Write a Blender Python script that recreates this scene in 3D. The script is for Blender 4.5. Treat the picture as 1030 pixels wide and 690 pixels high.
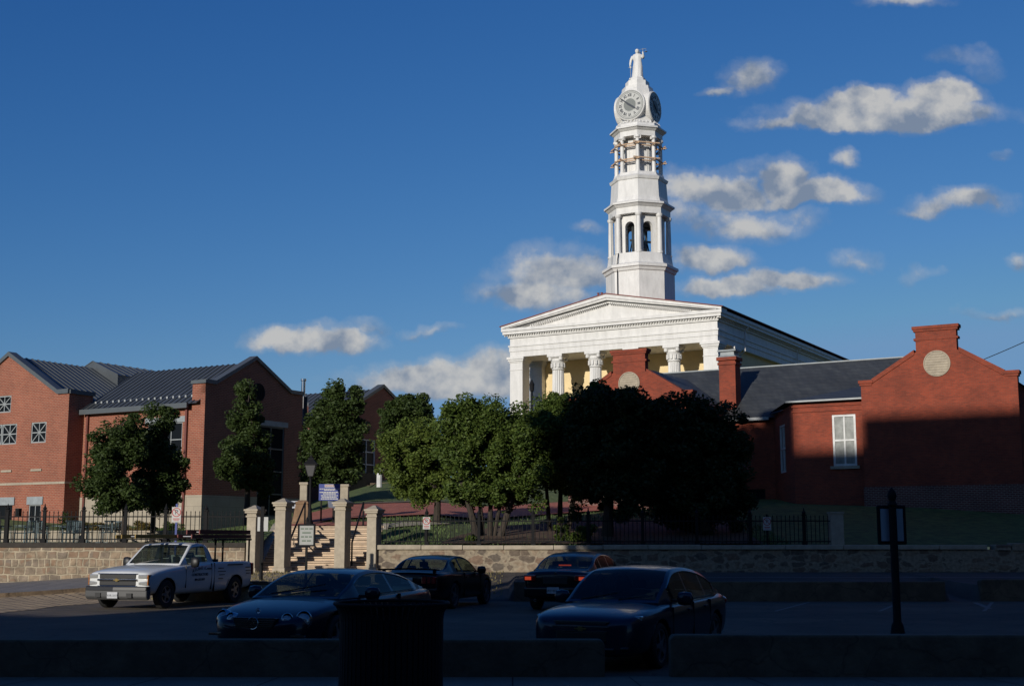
import bpy, bmesh, math, random
import numpy as np
from math import sin, cos, tan, atan, atan2, pi, radians, sqrt
from mathutils import Vector, Matrix
random.seed(7); rng = np.random.default_rng(7)
for o in list(bpy.data.objects): bpy.data.objects.remove(o)
S = bpy.context.scene; C = S.collection

# ------------------------------------------------------------------ camera
FPX = 1300.0; TH = atan(196/1300.0); EYE = 1.8
cd = bpy.data.cameras.new('camera'); cam = bpy.data.objects.new('camera', cd); C.objects.link(cam)
cd.sensor_width = 36; cd.lens = 36*FPX/1030; cd.clip_end = 8000; cd.clip_start = .1
cam.location = (0, 0, EYE); cam.rotation_euler = (pi/2+TH, 0, 0); S.camera = cam
# ------------------------------------------------------------------ light
SUN_EL = radians(15); SUN_AZ = radians(31)          # sun behind the camera, to its left
sv = Vector((-sin(SUN_AZ)*cos(SUN_EL), -cos(SUN_AZ)*cos(SUN_EL), sin(SUN_EL)))
sl = bpy.data.lights.new('sun', 'SUN'); sl.energy = 4.3; sl.angle = radians(.5); sl.color = (1, .94, .85)
sun = bpy.data.objects.new('sun', sl); C.objects.link(sun)
sun.rotation_euler = sv.to_track_quat('Z', 'Y').to_euler(); sun.location = sv*300
SKY_STRENGTH = .058
S.view_settings.view_transform = 'Standard'; S.view_settings.look = 'None'
S.view_settings.gamma = 1; S.view_settings.exposure = 0

def ray(px, py):
    u = (px-515)/FPX; v = (345-py)/FPX
    return (u, cos(TH)-v*sin(TH), sin(TH)+v*cos(TH))
def at(px, py, Y):                      # world point seen at that place of the photograph, Y metres away
    r = ray(px, py); k = Y/r[1]
    return Vector((r[0]*k, Y, EYE+r[2]*k))
class Frame:                            # a building's own axes: t along its front, d away from the street
    def __init__(s, x, y, a=30):
        s.x, s.y, s.a = x, y, radians(a); s.t = (cos(s.a), -sin(s.a)); s.d = (sin(s.a), cos(s.a))
    def front(s, px, py, yl=0):
        r = ray(px, py); k = (yl+s.x*s.d[0]+s.y*s.d[1])/(r[0]*s.d[0]+r[1]*s.d[1])
        X, Y = r[0]*k-s.x, r[1]*k-s.y
        return (X*s.t[0]+Y*s.t[1], EYE+r[2]*k)
    def w(s, x, y, z=0): return Vector((s.x+x*s.t[0]+y*s.d[0], s.y+x*s.t[1]+y*s.d[1], z))

# ------------------------------------------------------------------ world
wd = bpy.data.worlds.new('World'); S.world = wd; wd.use_nodes = True
nt = wd.node_tree; nt.nodes.clear(); N = nt.nodes; LK = nt.links
def nd(t, **k):
    n = N.new(t)
    for a, b in k.items(): setattr(n, a, b)
    return n
def M(op, a, b=None, c=None, clamp=False):
    n = nd('ShaderNodeMath', operation=op, use_clamp=clamp)
    for i, v in enumerate((a, b, c)):
        if v is None: continue
        if isinstance(v, (int, float)): n.inputs[i].default_value = v
        else: LK.new(v, n.inputs[i])
    return n.outputs[0]
sky = nd('ShaderNodeTexSky', sky_type='NISHITA', sun_disc=False)
sky.sun_elevation = SUN_EL; sky.sun_rotation = atan2(sv.x, sv.y) % (2*pi)
sky.air_density = 1.0; sky.dust_density = .6; sky.ozone_density = 4.0; sky.altitude = 100
tc = nd('ShaderNodeTexCoord'); sp = nd('ShaderNodeSeparateXYZ'); LK.new(tc.outputs['Generated'], sp.inputs[0])
yy = M('MAXIMUM', sp.outputs[1], .05)
U = M('DIVIDE', sp.outputs[0], yy); V = M('DIVIDE', sp.outputs[2], yy)
cmb = nd('ShaderNodeCombineXYZ'); LK.new(U, cmb.inputs[0]); LK.new(V, cmb.inputs[1])
# wispy warp of the cloud outlines
def noise(vec, scale, detail, rough=.6, col=False, off=(0, 0, 0), sy=1.):
    mp = nd('ShaderNodeMapping'); mp.inputs['Location'].default_value = off; mp.inputs['Scale'].default_value = (1, sy, 1)
    LK.new(vec, mp.inputs[0])
    n = nd('ShaderNodeTexNoise'); n.inputs['Scale'].default_value = scale; n.inputs['Detail'].default_value = detail
    n.inputs['Roughness'].default_value = rough; LK.new(mp.outputs[0], n.inputs['Vector'])
    return n.outputs['Color' if col else 'Fac']
wc = noise(cmb.outputs[0], 14, 5, .6, True)
ws = nd('ShaderNodeSeparateXYZ'); LK.new(wc, ws.inputs[0])
U2 = M('ADD', U, M('MULTIPLY', M('SUBTRACT', ws.outputs[0], .5), .06))
V2 = M('ADD', V, M('MULTIPLY', M('SUBTRACT', ws.outputs[1], .5), .045))
CL = [(900,116,105,17,1.),(948,100,42,16,1.),(872,103,34,14,1.),(815,123,60,9,.8),(757,80,22,17,.62),(728,90,18,5,.45),
      (910,4,36,9,.55),(975,60,26,10,.36),(1000,72,16,12,.3),(962,208,44,13,.72),(925,213,26,6,.45),(715,192,50,20,.9),
      (790,180,32,20,.95),(820,198,52,15,1.),(856,164,12,10,.55),(752,228,56,16,.7),(700,215,40,26,.6),(718,264,34,15,.75),
      (790,283,48,13,.85),(735,292,50,11,.8),(925,278,18,8,.4),(560,274,62,22,.8),(538,296,50,24,.85),(592,232,16,6,.35),
      (300,340,40,15,.85),(340,343,38,14,.85),(368,328,20,8,.5),(432,332,20,5,.38),(450,386,84,20,1.),(405,392,38,12,.9),
      (505,372,40,17,.95),(1008,158,11,6,.45),(862,263,18,9,.38),(1022,268,14,8,.5),(1003,314,28,5,.4),(760,168,40,9,.4)]
field = None; wsum = None; wb_ = None
for (cx, cy, rx, ry, den) in CL:
    r = ray(cx, cy); u0 = r[0]/r[1]; v0 = r[2]/r[1]
    a = M('MULTIPLY', M('SUBTRACT', U2, u0), FPX/(rx*1.13)/1.03); b = M('MULTIPLY', M('SUBTRACT', V2, v0), FPX/(ry*1.15)/1.06)
    b = M('ADD', b, M('MULTIPLY', M('MINIMUM', b, 0.), .45))         # flatter foot than crown
    e = M('SUBTRACT', 1.0, M('ADD', M('MULTIPLY', a, a), M('MULTIPLY', b, b)))
    e = M('ADD', M('MULTIPLY', M('MAXIMUM', e, -5.), den), (den-1)*.45)
    w = M('EXPONENT', M('MULTIPLY', e, 5.)); wbb = M('MULTIPLY', w, b)
    if field is None: field, wsum, wb_ = e, w, wbb
    else: field = M('SMOOTH_MAX', field, e, .15); wsum = M('ADD', wsum, w); wb_ = M('ADD', wb_, wbb)
low = M('DIVIDE', wb_, M('ADD', wsum, 1e-4))
f1 = noise(cmb.outputs[0], 21, 10, .60, sy=1.0)
dens = M('ADD', field, M('ADD', M('MULTIPLY', M('SUBTRACT', f1, .5), 2.1), .12))
sm = nd('ShaderNodeMapRange', interpolation_type='SMOOTHSTEP'); LK.new(dens, sm.inputs[0])
sm.inputs[1].default_value = -.1; sm.inputs[2].default_value = .7
f2 = noise(cmb.outputs[0], 22, 6, .55, off=(.012, -.014, 0), sy=1.0)
f3 = noise(cmb.outputs[0], 22, 6, .55, sy=1.0)
rel = M('MULTIPLY', M('SUBTRACT', f3, f2), 4.0)                  # bright towards the sun side of each billow
lit = M('ADD', M('ADD', M('MULTIPLY', low, .55), .52), rel, clamp=True)
cm = nd('ShaderNodeMix', data_type='RGBA'); LK.new(lit, cm.inputs[0])
cm.inputs[6].default_value = (.20, .25, .335, 1); cm.inputs[7].default_value = (.54, .535, .52, 1)
sc3 = nd('ShaderNodeSeparateXYZ'); LK.new(sky.outputs[0], sc3.inputs[0]); tint = nd('ShaderNodeCombineXYZ')
for i, (cap, gm, tn) in enumerate(((2.6, 1.7, .518), (4.4, 1.16, .925), (6.2, .8, 2.04))):     # colour response of the clear evening sky
    LK.new(M('MULTIPLY', M('POWER', M('MINIMUM', sc3.outputs[i], cap), gm), tn), tint.inputs[i])
bg1 = nd('ShaderNodeBackground'); LK.new(tint.outputs[0], bg1.inputs[0]); bg1.inputs[1].default_value = SKY_STRENGTH
bg2 = nd('ShaderNodeBackground'); LK.new(cm.outputs[2], bg2.inputs[0]); bg2.inputs[1].default_value = 1
mx = nd('ShaderNodeMixShader'); veil = nd('ShaderNodeMapRange', interpolation_type='SMOOTHSTEP'); LK.new(dens, veil.inputs[0]); veil.inputs[1].default_value = -.6; veil.inputs[2].default_value = .5; veil.inputs[4].default_value = .30
cov = M('MAXIMUM', M('MULTIPLY', sm.outputs[0], .92), veil.outputs[0])
fy = M('MULTIPLY', M('MULTIPLY', cov, 1.0), M('GREATER_THAN', sp.outputs[1], .06))
LK.new(fy, mx.inputs[0]); LK.new(bg1.outputs[0], mx.inputs[1]); LK.new(bg2.outputs[0], mx.inputs[2])
wo = nd('ShaderNodeOutputWorld'); LK.new(mx.outputs[0], wo.inputs[0])

# ------------------------------------------------------------------ materials
MATS = {}
AL = .76
def sc_(c): return tuple(v*AL for v in c)
def nodes(name, color, rough=.7, metal=0.):
    m = bpy.data.materials.new(name); m.use_nodes = True; MATS[name] = m
    b = m.node_tree.nodes['Principled BSDF']
    b.inputs['Base Color'].default_value = (*color, 1); b.inputs['Roughness'].default_value = rough; b.inputs['Metallic'].default_value = metal
    return m, m.node_tree, b
def mat(name, color, rough=.7, metal=0., var=.18, scale=3., bump=0., bscale=30., coat=0., streak=0.):
    color = sc_(color)
    m, t, b = nodes(name, color, rough, metal)
    tc = t.nodes.new('ShaderNodeTexCoord')
    if var:
        n = t.nodes.new('ShaderNodeTexNoise'); n.inputs['Scale'].default_value = scale; n.inputs['Detail'].default_value = 7; n.inputs['Roughness'].default_value = .65
        if streak:
            mp = t.nodes.new('ShaderNodeMapping'); mp.inputs['Scale'].default_value = (1, 1, streak); t.links.new(tc.outputs['Object'], mp.inputs[0]); t.links.new(mp.outputs[0], n.inputs['Vector'])
        else: t.links.new(tc.outputs['Object'], n.inputs['Vector'])
        r = t.nodes.new('ShaderNodeValToRGB'); r.color_ramp.elements[0].position = .3; r.color_ramp.elements[1].position = .7
        r.color_ramp.elements[0].color = (*[c*(1-var) for c in color], 1); r.color_ramp.elements[1].color = (*[min(1, c*(1+var)) for c in color], 1)
        t.links.new(n.outputs['Fac'], r.inputs[0]); t.links.new(r.outputs[0], b.inputs['Base Color'])
    if bump:
        n2 = t.nodes.new('ShaderNodeTexNoise'); n2.inputs['Scale'].default_value = bscale; n2.inputs['Detail'].default_value = 5
        t.links.new(tc.outputs['Object'], n2.inputs['Vector'])
        bp = t.nodes.new('ShaderNodeBump'); bp.inputs['Strength'].default_value = bump; bp.inputs['Distance'].default_value = .03
        t.links.new(n2.outputs['Fac'], bp.inputs['Height']); t.links.new(bp.outputs[0], b.inputs['Normal'])
    if coat: b.inputs['Coat Weight'].default_value = coat; b.inputs['Coat Roughness'].default_value = .04
    return m
def brickmat(name, c1, c2, mortar, bw=.21, bh=.072, ms=.011, var=.35, vscale=.8, bump=.5, offset=.5, dist=0., spots=0., rough=.85, flat=False, patch=0.):
    c1, c2, mortar = sc_(c1), sc_(c2), sc_(mortar)
    m, t, b = nodes(name, c1, rough); L = t.links.new; n = t.nodes.new
    tc = n('ShaderNodeTexCoord'); s = n('ShaderNodeSeparateXYZ'); L(tc.outputs['Object'], s.inputs[0])
    cb = n('ShaderNodeCombineXYZ')
    if flat: L(s.outputs[0], cb.inputs[0]); L(s.outputs[1], cb.inputs[1])
    else:
        ad = n('ShaderNodeMath'); ad.operation = 'ADD'; L(s.outputs[0], ad.inputs[0]); L(s.outputs[1], ad.inputs[1])
        L(ad.outputs[0], cb.inputs[0]); L(s.outputs[2], cb.inputs[1])
    vec = cb.outputs[0]
    if dist:
        dn = n('ShaderNodeTexNoise'); dn.inputs['Scale'].default_value = 1.7; dn.inputs['Detail'].default_value = 4; L(vec, dn.inputs['Vector'])
        sb = n('ShaderNodeVectorMath'); sb.operation = 'SUBTRACT'; L(dn.outputs['Color'], sb.inputs[0]); sb.inputs[1].default_value = (.5, .5, .5)
        sc = n('ShaderNodeVectorMath'); sc.operation = 'SCALE'; L(sb.outputs[0], sc.inputs[0]); sc.inputs['Scale'].default_value = dist
        av = n('ShaderNodeVectorMath'); L(vec, av.inputs[0]); L(sc.outputs[0], av.inputs[1]); vec = av.outputs[0]
    bk = n('ShaderNodeTexBrick'); L(vec, bk.inputs['Vector']); bk.offset = offset; bk.squash = .62 if spots else 1; bk.squash_frequency = 3
    bk.inputs['Scale'].default_value = 1; bk.inputs['Brick Width'].default_value = bw; bk.inputs['Row Height'].default_value = bh
    bk.inputs['Mortar Size'].default_value = ms; bk.inputs['Mortar Smooth'].default_value = .3; bk.inputs['Bias'].default_value = 0
    bk.inputs['Color1'].default_value = (*c1, 1); bk.inputs['Color2'].default_value = (*c2, 1); bk.inputs['Mortar'].default_value = (*mortar, 1)
    no = n('ShaderNodeTexNoise'); no.inputs['Scale'].default_value = vscale; no.inputs['Detail'].default_value = 8; no.inputs['Roughness'].default_value = .7; L(vec, no.inputs['Vector'])
    mr = n('ShaderNodeMapRange'); L(no.outputs['Fac'], mr.inputs[0]); mr.inputs[1].default_value = .3; mr.inputs[2].default_value = .7; mr.inputs[3].default_value = 1-var; mr.inputs[4].default_value = 1+var
    ml = n('ShaderNodeVectorMath'); ml.operation = 'SCALE'; L(bk.outputs['Color'], ml.inputs[0]); L(mr.outputs[0], ml.inputs['Scale'])
    col = ml.outputs[0]
    if patch:      # smeared mortar over the stones
        pn = n('ShaderNodeTexNoise'); pn.inputs['Scale'].default_value = 1.6; pn.inputs['Detail'].default_value = 6; L(vec, pn.inputs['Vector'])
        pr = n('ShaderNodeMapRange'); pr.inputs[1].default_value = .56; pr.inputs[2].default_value = .6; L(pn.outputs['Fac'], pr.inputs[0])
        px = n('ShaderNodeMix'); px.data_type = 'RGBA'; pm = n('ShaderNodeMath'); pm.operation = 'MULTIPLY'; L(pr.outputs[0], pm.inputs[0]); pm.inputs[1].default_value = patch
        L(pm.outputs[0], px.inputs[0]); L(col, px.inputs[6]); px.inputs[7].default_value = (*mortar, 1); col = px.outputs[2]
    if spots:      # odd stones of another colour
        vn = n('ShaderNodeTexVoronoi'); vn.inputs['Scale'].default_value = 3.6; L(vec, vn.inputs['Vector'])
        vr = n('ShaderNodeSeparateXYZ'); L(vn.outputs['Color'], vr.inputs[0])
        g = n('ShaderNodeMapRange'); g.inputs[1].default_value = .62; g.inputs[2].default_value = .7; L(vr.outputs[0], g.inputs[0])
        g2 = n('ShaderNodeMath'); g2.operation = 'MULTIPLY'; L(g.outputs[0], g2.inputs[0]); g2.inputs[1].default_value = spots
        inv = n('ShaderNodeMath'); inv.operation = 'SUBTRACT'; inv.inputs[0].default_value = 1; L(bk.outputs['Fac'], inv.inputs[1])
        g3 = n('ShaderNodeMath'); g3.operation = 'MULTIPLY'; L(g2.outputs[0], g3.inputs[0]); L(inv.outputs[0], g3.inputs[1])
        px = n('ShaderNodeMix'); px.data_type = 'RGBA'; L(g3.outputs[0], px.inputs[0]); L(col, px.inputs[6]); px.inputs[7].default_value = (.21, .125, .075, 1); col = px.outputs[2]
    L(col, b.inputs['Base Color'])
    bp = n('ShaderNodeBump'); bp.inputs['Strength'].default_value = bump; bp.inputs['Distance'].default_value = .02; bp.invert = True
    L(bk.outputs['Fac'], bp.inputs['Height']); L(bp.outputs[0], b.inputs['Normal'])
    return m
def leafmat(name, c1, c2, trans=.25):
    c1, c2 = tuple(v*.85 for v in c1), tuple(v*.85 for v in c2)
    m, t, b = nodes(name, c1, .6); L = t.links.new; n = t.nodes.new
    oi = n('ShaderNodeTexCoord'); no = n('ShaderNodeTexNoise'); no.inputs['Scale'].default_value = 6.5; no.inputs['Detail'].default_value = 3; L(oi.outputs['Object'], no.inputs['Vector'])
    r = n('ShaderNodeValToRGB'); r.color_ramp.elements[0].position = .32; r.color_ramp.elements[1].position = .68
    r.color_ramp.elements[0].color = (*c1, 1); r.color_ramp.elements[1].color = (*c2, 1); L(no.outputs['Fac'], r.inputs[0]); L(r.outputs[0], b.inputs['Base Color'])
    b.inputs['Specular IOR Level'].default_value = .25
    tr = n('ShaderNodeBsdfTranslucent'); L(r.outputs[0], tr.inputs[0]); mx = n('ShaderNodeMixShader'); mx.inputs[0].default_value = trans
    out = t.nodes['Material Output']; L(b.outputs[0], mx.inputs[1]); L(tr.outputs[0], mx.inputs[2]); L(mx.outputs[0], out.inputs[0])
    return m

brickL = brickmat('brick_orange', (.33, .088, .045), (.25, .06, .032), (.34, .19, .125), bw=.27, bh=.095, ms=.016, var=.24, vscale=.45, bump=.4)
brickR = brickmat('brick_red', (.30, .048, .017), (.205, .034, .013), (.22, .07, .04), bw=.2, bh=.07, ms=.008, var=.3, vscale=.9, bump=.4)
brickP = brickmat('brick_plinth', (.16, .045, .03), (.11, .032, .024), (.26, .19, .16), bw=.22, bh=.078, ms=.016, var=.3, bump=.5)
ashlar = brickmat('coursed_stone', (.35, .26, .17), (.21, .17, .13), (.40, .33, .23), bw=.37, bh=.27, ms=.032, var=.5, vscale=3.2, bump=1.0, dist=.2, spots=.6, rough=.95, offset=.4)
rubble = brickmat('rubble_stone', (.24, .17, .115), (.16, .125, .095), (.44, .38, .30), bw=.62, bh=.31, ms=.05, var=.5, vscale=2.0, bump=1.0, dist=.28, patch=.75, rough=.95)
def rubblemat(name):
    m, t, b = nodes(name, (.2, .15, .1), .95); L = t.links.new; n = t.nodes.new
    tc = n('ShaderNodeTexCoord'); mp = n('ShaderNodeMapping'); mp.inputs['Scale'].default_value = (2.1, 1, 4.0); L(tc.outputs['Object'], mp.inputs[0])
    dn = n('ShaderNodeTexNoise'); dn.inputs['Scale'].default_value = 3; L(mp.outputs[0], dn.inputs['Vector'])
    mxv = n('ShaderNodeMix'); mxv.data_type = 'RGBA'; mxv.blend_type = 'LINEAR_LIGHT'; mxv.inputs[0].default_value = .16; L(mp.outputs[0], mxv.inputs[6]); L(dn.outputs['Color'], mxv.inputs[7])
    v = n('ShaderNodeTexVoronoi'); v.feature = 'DISTANCE_TO_EDGE'; v.inputs['Randomness'].default_value = .75; v2 = n('ShaderNodeTexVoronoi'); v2.inputs['Randomness'].default_value = .75
    for q in (v, v2): q.inputs['Scale'].default_value = 1; L(mxv.outputs[2], q.inputs['Vector'])
    sx = n('ShaderNodeSeparateXYZ'); L(v2.outputs['Color'], sx.inputs[0])
    r = n('ShaderNodeValToRGB'); e = r.color_ramp.elements; e[0].color = (.11, .09, .07, 1); e[1].color = (.23, .175, .12, 1); e[1].position = .9
    for p_, c_ in ((.3, (.12, .09, .065, 1)), (.6, (.165, .11, .075, 1))): k = e.new(p_); k.color = c_
    L(sx.outputs[0], r.inputs[0])
    pn = n('ShaderNodeTexNoise'); pn.inputs['Scale'].default_value = 1.3; pn.inputs['Detail'].default_value = 5; L(tc.outputs['Object'], pn.inputs['Vector'])
    mm = n('ShaderNodeMapRange'); mm.inputs[1].default_value = .35; mm.inputs[2].default_value = .68; mm.inputs[3].default_value = .02; mm.inputs[4].default_value = .26; L(pn.outputs['Fac'], mm.inputs[0])
    lt = n('ShaderNodeMath'); lt.operation = 'SUBTRACT'; L(mm.outputs[0], lt.inputs[0]); L(v.outputs['Distance'], lt.inputs[1])
    mr = n('ShaderNodeMapRange'); mr.inputs[1].default_value = -.02; mr.inputs[2].default_value = .03; L(lt.outputs[0], mr.inputs[0])
    fx = n('ShaderNodeMix'); fx.data_type = 'RGBA'; L(mr.outputs[0], fx.inputs[0]); L(r.outputs[0], fx.inputs[6]); fx.inputs[7].default_value = (.25, .205, .145, 1)
    fn_ = n('ShaderNodeTexNoise'); fn_.inputs['Scale'].default_value = 9; fn_.inputs['Detail'].default_value = 6; L(tc.outputs['Object'], fn_.inputs['Vector'])
    sc = n('ShaderNodeMapRange'); sc.inputs[1].default_value = .3; sc.inputs[2].default_value = .7; sc.inputs[3].default_value = .7; sc.inputs[4].default_value = 1.25; L(fn_.outputs['Fac'], sc.inputs[0])
    ml = n('ShaderNodeVectorMath'); ml.operation = 'SCALE'; L(fx.outputs[2], ml.inputs[0]); L(sc.outputs[0], ml.inputs['Scale']); L(ml.outputs[0], b.inputs['Base Color'])
    bp = n('ShaderNodeBump'); bp.inputs['Strength'].default_value = .8; bp.inputs['Distance'].default_value = .05; L(v.outputs['Distance'], bp.inputs['Height']); L(bp.outputs[0], b.inputs['Normal'])
    return m
rubble = rubblemat('rubble_stone')
brickpave = brickmat('brick_paving', (.52, .15, .09), (.42, .12, .075), (.3, .14, .1), bw=.22, bh=.11, ms=.01, var=.2, flat=True)
setts = brickmat('stone_setts', (.66, .47, .25), (.52, .37, .20), (.24, .17, .10), bw=.42, bh=.30, ms=.05, var=.35, vscale=1.5, flat=True, bump=1, dist=.10)
cream = brickmat('cream_stone', (.42, .36, .27), (.38, .33, .25), (.26, .22, .17), bw=1.1, bh=.5, ms=.012, var=.15, bump=.3)
slate = brickmat('slate', (.055, .06, .062), (.04, .045, .05), (.02, .022, .025), bw=.3, bh=.2, ms=.008, var=.35, vscale=1.2, bump=.3, rough=.6)
white = mat('white_paint', (.73, .715, .68), .55, var=.13, scale=2.6, bump=.15, bscale=6, streak=.25)
whiteT = mat('white_paint_tower', (.75, .735, .70), .55, var=.13, scale=2.8, bump=.15, bscale=8, streak=.3)
yellow = mat('yellow_stucco', (.86, .68, .38), .8, var=.08, scale=1.2)
seam = mat('grey_metal_roof', (.135, .15, .16), .42, .55, var=.12, scale=.7)
seamd = mat('grey_metal_trim', (.11, .125, .135), .5, .3, var=.1)
copper = mat('red_roof_edge', (.22, .055, .045), .7)
winglass = mat('window_glass', (.012, .014, .017), .12, 0, var=0); winglass.node_tree.nodes['Principled BSDF'].inputs['Specular IOR Level'].default_value = .04
palegl = mat('curtained_glass', (.25, .26, .24), .3, 0, var=.35, scale=4)
wframe = mat('white_window_frame', (.66, .66, .64), .5)
gframe = mat('grey_window_frame', (.34, .36, .36), .5)
lintel = mat('grey_lintel', (.30, .33, .34), .55)
stonet = mat('sandstone', (.42, .36, .27), .85, var=.2, scale=4, bump=.3)
steps_m = mat('step_stone', (.68, .51, .35), .85, var=.22, scale=3, bump=.3)
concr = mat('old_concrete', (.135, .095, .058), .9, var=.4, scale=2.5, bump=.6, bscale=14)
walkm = mat('concrete_walk', (.20, .155, .11), .9, var=.2, scale=2.5, bump=.3, bscale=25)
walkl = mat('grey_walk', (.22, .20, .18), .9, var=.18, scale=2.2, bump=.3, bscale=25)
asph = mat('asphalt', (.108, .083, .056), .85, var=.4, scale=.55, bump=.5, bscale=60)
def crack(m, sc, amt):
    t = m.node_tree; n = t.nodes.new; L = t.links.new; b = t.nodes['Principled BSDF']; src = b.inputs['Base Color'].links[0].from_socket
    tc = n('ShaderNodeTexCoord'); no = n('ShaderNodeTexNoise'); no.inputs['Scale'].default_value = 1.1; no.inputs['Detail'].default_value = 6; L(tc.outputs['Object'], no.inputs['Vector'])
    ad = n('ShaderNodeMix'); ad.data_type = 'RGBA'; ad.blend_type = 'LINEAR_LIGHT'; ad.inputs[0].default_value = .6; L(tc.outputs['Object'], ad.inputs[6]); L(no.outputs['Color'], ad.inputs[7])
    v = n('ShaderNodeTexVoronoi'); v.feature = 'DISTANCE_TO_EDGE'; v.inputs['Scale'].default_value = sc; L(ad.outputs[2], v.inputs['Vector'])
    mr = n('ShaderNodeMapRange'); mr.inputs[1].default_value = 0; mr.inputs[2].default_value = .016; mr.inputs[3].default_value = 1-amt; mr.inputs[4].default_value = 1; L(v.outputs['Distance'], mr.inputs[0])
    v2 = n('ShaderNodeTexVoronoi'); v2.inputs['Scale'].default_value = .16; L(tc.outputs['Object'], v2.inputs['Vector']); s2 = n('ShaderNodeSeparateXYZ'); L(v2.outputs['Color'], s2.inputs[0])
    m2 = n('ShaderNodeMapRange'); m2.inputs[3].default_value = .78; m2.inputs[4].default_value = 1.25; L(s2.outputs[0], m2.inputs[0])
    mu = n('ShaderNodeMath'); mu.operation = 'MULTIPLY'; L(mr.outputs[0], mu.inputs[0]); L(m2.outputs[0], mu.inputs[1])
    ml = n('ShaderNodeVectorMath'); ml.operation = 'SCALE'; L(src, ml.inputs[0]); L(mu.outputs[0], ml.inputs['Scale']); L(ml.outputs[0], b.inputs['Base Color'])
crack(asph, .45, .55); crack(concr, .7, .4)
asph2 = mat('asphalt_old', (.075, .062, .05), .85, var=.35, scale=.8, bump=.5, bscale=60)
paintl = mat('road_paint', (.2, .19, .17), .8, var=.3, scale=9)
dirt = mat('dry_verge', (.34, .26, .155), .95, var=.4, scale=3.5, bump=.8, bscale=20)
grass = mat('grass', (.095, .135, .032), .95, var=.5, scale=2.6, bump=1., bscale=40)
mulch = mat('mulch', (.10, .055, .03), .95, var=.5, scale=5, bump=1., bscale=30)
bark = mat('bark', (.045, .034, .025), .95, var=.4, scale=6, bump=1, bscale=14, streak=.3)
ironm = mat('black_iron', (.010, .010, .011), .75, 0, var=0); ironm.node_tree.nodes['Principled BSDF'].inputs['Specular IOR Level'].default_value = .2
rust = mat('brown_coping', (.04, .033, .026), .9, var=.3, scale=6)
downs = mat('brown_downspout', (.16, .04, .028), .6)
timber = mat('raw_timber', (.56, .38, .24), .8, var=.25, scale=9)
dialm = mat('clock_dial', (.20, .215, .205), .7, var=.08)
dialw = mat('clock_ring', (.52, .52, .49), .6, var=.05)
blackp = mat('black_plastic', (.01, .01, .011), .5, var=0)
tyre = mat('tyre_rubber', (.014, .014, .014), .85, var=.15)
alloy = mat('alloy', (.30, .30, .31), .35, .8, var=.05)
chrome = mat('chrome', (.6, .6, .6), .12, 1, var=0)
navy = mat('navy_paint', (.006, .011, .026), .3, .1, var=0, coat=.35); navy.node_tree.nodes['Principled BSDF'].inputs['Specular IOR Level'].default_value = .25
blackc = mat('black_paint', (.004, .0045, .007), .3, .1, var=0, coat=.35); blackc.node_tree.nodes['Principled BSDF'].inputs['Specular IOR Level'].default_value = .25
blueg = mat('slate_blue_paint', (.012, .022, .042), .3, .2, var=0, coat=.35); blueg.node_tree.nodes['Principled BSDF'].inputs['Specular IOR Level'].default_value = .25
twhite = mat('truck_white', (.74, .755, .74), .3, 0, var=.05, scale=3, coat=.6)
carglass = mat('car_glass', (.008, .012, .016), .05, 0, var=0, coat=.3)
redlens = mat('red_lens', (.25, .012, .008), .2, 0, var=0, coat=1)
lamp_l = mat('clear_lens', (.42, .42, .40), .12, .3, var=.2, scale=30, coat=1)
amber = mat('amber_lens', (.5, .16, .02), .2, 0, var=0, coat=1)
greyp = mat('grey_plastic', (.075, .075, .075), .6, var=.1)
plate = mat('plate_white', (.5, .51, .53), .5, var=.1, scale=20)
ink = mat('dark_ink', (.02, .03, .05), .6, var=0)
signw = mat('sign_white', (.52, .52, .49), .5, var=.05)
signr = mat('sign_red', (.42, .02, .02), .5, var=0)
signb = mat('sign_blue', (.02, .045, .26), .5, var=.05)
signgreen = mat('sign_green_ink', (.12, .17, .12), .6, var=0)
signback = mat('sign_back_grey', (.42, .44, .48), .6, .4, var=.1)
ladr = mat('red_ladder', (.17, .025, .018), .6, var=.3, scale=8)
lady = mat('yellow_ladder', (.30, .19, .03), .6, var=.25, scale=8)
patiof = mat('patio_metal', (.10, .14, .15), .5, .4, var=.1)
gold = mat('gold_badge', (.45, .33, .12), .3, .8, var=0)
bronze = mat('bell_bronze', (.16, .18, .18), .5, .7, var=.2)
em_tail = mat('tail_light_lit', (.6, .02, .01), .3, var=0)
bb = em_tail.node_tree.nodes['Principled BSDF']; bb.inputs['Emission Color'].default_value = (1, .12, .05, 1); bb.inputs['Emission Strength'].default_value = .35
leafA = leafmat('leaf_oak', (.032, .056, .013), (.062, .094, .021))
leafB = leafmat('leaf_light', (.07, .112, .02), (.15, .195, .035), .3)
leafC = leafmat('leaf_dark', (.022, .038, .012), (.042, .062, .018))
leafD = leafmat('leaf_mid', (.042, .078, .014), (.115, .16, .028))
leafS = leafmat('leaf_shrub', (.07, .09, .02), (.20, .12, .03))

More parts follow.
